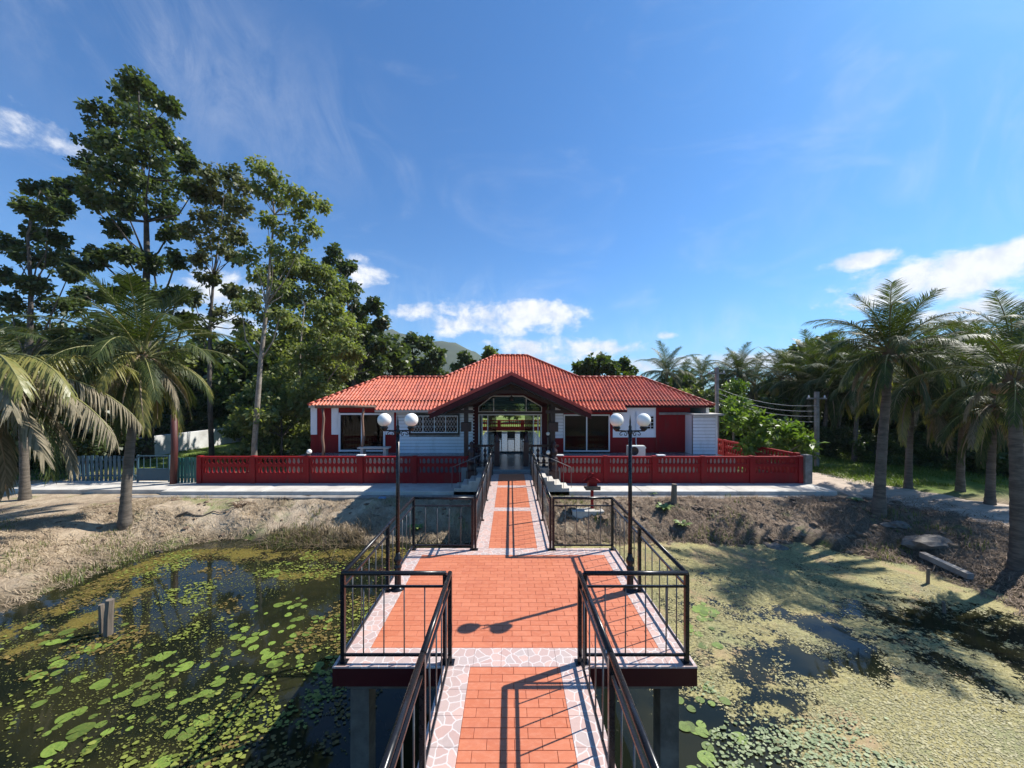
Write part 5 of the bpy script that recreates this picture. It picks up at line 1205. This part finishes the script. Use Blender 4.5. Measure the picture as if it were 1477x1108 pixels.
blades('right_bank_grass', 1500, ((1.3, 13), (10, 13.7)), lambda x, y, r: onb(x, y) & (fbm(x, y, .8, 95) > .60), .2, .016, M_grass, 'green weeds growing on the upper right bank', .6)
blades('lawn_grass', 16000, ((13, 34), (12.5, 26)), lambda x, y, r: (sdf(x, y) > 2) & (y > 15.2-(x-13)*.0) & (fbm(x, y, .35, 96) > .42) & ~((x < 14.6) & (y < 21)) , .17, .022, M_lawn, 'bright green grass under the right palms', .6, spread=.12)
blades('left_lawn', 7000, ((-28, -10.5), (16.2, 26)), lambda x, y, r: (fbm(x, y, .35, 97) > .42), .15, .02, M_lawn, 'green grass behind the left fence', .6, spread=.12)
# stones, clods, logs and planks
M_rock = mat('grey_rock', (.20, .18, .155), .9, .3, 3, color2=(.12, .105, .09), bump=.8, bscale=6)
M_clod = mat('earth_clod', (.22, .155, .10), .95, .3, 4, color2=(.12, .08, .055), bump=.8, bscale=8)
def rock_mesh(seed, m, name):
    bm = bmesh.new(); bmesh.ops.create_icosphere(bm, subdivisions=2, radius=1)
    for v in bm.verts:
        k = 1+.45*(mnoise.noise(v.co*1.3+Vector((seed*7, 0, 0))))+.18*mnoise.noise(v.co*3.7+Vector((0, seed*5, 0))); v.co *= k; v.co.z *= .65
    me = bpy.data.meshes.new(name); bm.to_mesh(me); bm.free(); me.materials.append(m); return me
RK = [rock_mesh(i, M_rock, 'stone') for i in range(4)]; CL = [rock_mesh(i+9, M_clod, 'clod') for i in range(4)]
def put(name, me, px, py, zg, s, label, cat, group=None, sc3=(1, 1, 1), rz=0):
    x, y = G(px, py, zg); o = link(name, me, None, (x, y, gz(x, y)+s*.15), (rd.uniform(-.2, .2), rd.uniform(-.2, .2), rz), (s*sc3[0], s*sc3[1], s*sc3[2])); return tag(o, label, cat, group)
put('boulder', RK[0], 1340, 762, -.9, .42, 'large grey boulder on the right bank beside the path', 'rock', None, (1.6, 1, .8), .1)
put('boulder', RK[1], 1296, 748, -.9, .26, 'smaller rock between the palm trunk and the large boulder', 'rock', None, (1.4, 1, .7))
put('boulder', RK[2], 1120, 775, -1.4, .3, 'dark mossy rock at the right waterline', 'rock')
x, y = G(1330, 775, -1.0); x2_, y2_ = G(1400, 800, -1.0)
tag(MB().beam((x, y, gz(x, y)+.12), (x2_, y2_, gz(x2_, y2_)+.12), .16, .14).build('concrete_beam', M_conc), 'grey concrete beam lying below the large boulder', 'beam')
for i, (pa, pb, lb) in enumerate((((400, 727), (455, 722), 'dry branch lying below the left promenade'), ((255, 742), (330, 735), 'dead branch on the sandy left bank'), ((210, 765), (300, 755), 'long dark branch above the left shoreline'))):
    xa, ya = G(*pa, -1.0); xb, yb = G(*pb, -1.0); pts = []
    for k in range(7):
        t = k/6; xx, yy = xa+(xb-xa)*t, ya+(yb-ya)*t+.06*math.sin(k*2); pts.append((xx, yy, gz(xx, yy)+.04+.03*math.sin(k*1.7)))
    tag(MB().tube(pts, [.035, .033, .03, .027, .022, .018, .01], 6).build('branch', M_wood), lb, 'branch', 'dead branches on the left bank')
x, y = G(345, 728, -.9); hp = empty('brush_heap', (x, y, gz(x, y)), 'small heap of brown dead brush on the left bank', 'brush')
for k in range(26):
    a = rd.uniform(0, 6.28); e = rd.uniform(.1, .9); q = rd.uniform(.3, .55); MB().tube([(rd.uniform(-.15, .15), rd.uniform(-.1, .1), 0), (math.cos(a)*q*.5, math.sin(a)*q*.4, .12+e*.12), (math.cos(a)*q, math.sin(a)*q*.7, .05+e*.18)], [.012, .01, .004], 4).build('twig', M_fibre, hp)
# clods: one mass of earth lumps on each bank
def clods(name, n, xr, yr, smin, smax, me_list, label):
    mb = MB(); rg = random.Random(n)
    for i in range(n):
        x, y = rg.uniform(*xr), rg.uniform(*yr); d = float(sdf(x, y))
        if d < .05 or abs(x) < 1.1: continue
        s = rg.uniform(smin, smax)*rg.random()**.7; me = rg.choice(me_list); M = Matrix.Translation((x, y, gz(x, y)+s*.1)) @ Matrix.Rotation(rg.uniform(0, 6.28), 4, 'Z') @ Matrix.Diagonal((s*rg.uniform(.8, 1.5), s, s*.8, 1))
        mb.add([M @ v.co for v in me.vertices], [tuple(p.vertices) for p in me.polygons])
    return tag(mb.build(name, me_list[0].materials[0]), label, 'earth', kind='stuff')
clods('earth_clods', 420, (1.2, 13.5), (10.3, 13.4), .04, .16, CL, 'lumps of dark earth over the right bank')
clods('sandy_clods', 420, (-14, -1.2), (9.5, 13.4), .03, .09, CL, 'small lumps of earth over the left bank')
# blue litter and a small banana-like weed clump
x, y = G(552, 731, -1.1); tag(MB().bbox(x-.16, x+.12, y-.07, y+.08, gz(x, y), gz(x, y)+.06, .02).build('plastic_litter', mat('blue_plastic', (.10, .25, .45), .35)), 'crumpled blue plastic litter on the shaded left bank', 'litter')
def weedclump(px, py, zg, h, n, label):
    x, y = G(px, py, zg); r = empty('weed_clump', (x, y, gz(x, y)), label, 'plant', 'leafy weeds on the banks'); 
    for k in range(n):
        a = k*2.4; L = h*rd.uniform(.7, 1.2); V = []
        for j in range(5):
            t = j/4; q = L*t*.7; zz = L*(t*1.1-.75*t*t); ww = .06*math.sin(PI*min(.97, t*.9+.08)); V += [(math.cos(a)*q-math.sin(a)*ww, math.sin(a)*q+math.cos(a)*ww, zz), (math.cos(a)*q+math.sin(a)*ww, math.sin(a)*q-math.cos(a)*ww, zz)]
        MB().add(V, [(2*j, 2*j+1, 2*j+3, 2*j+2) for j in range(4)], True).build('leaf', mat('weed_leaf', (.10, .16, .03), .5, .25, 5, color2=(.17, .21, .05)), r)
for px, py, h, lb in ((958, 742, .5, 'leafy green weed below the short stake on the right bank'), (940, 728, .35, 'small leafy weed left of the short stake'), (1235, 740, .3, 'low leafy weed left of the leaning palm trunk'), (985, 752, .4, 'spreading weed low on the right bank'), (600, 752, .4, 'leafy weed on the shaded bank behind the left lamp post'), (1350, 850, .5, 'upright green weed at the right waterline')):
    weedclump(px, py, -1.2, h, 14, lb)

# ------------------------------------------------------------------ air
hz_m = bpy.data.materials.new('pale_air'); hz_m.use_nodes = True; t = NT(hz_m.node_tree); t.n.clear()
ho = t.add('ShaderNodeOutputMaterial'); pv_ = t.add('ShaderNodeVolumePrincipled'); pv_.inputs['Density'].default_value = .0002; pv_.inputs['Color'].default_value = (.82, .88, .96, 1)
t.l.new(pv_.outputs[0], ho.inputs['Volume'])
tag(MB().box(-2600, 2600, -80, 2600, -8, 260).build('haze', hz_m), 'thin pale haze lying over the whole place', 'haze', kind='stuff')
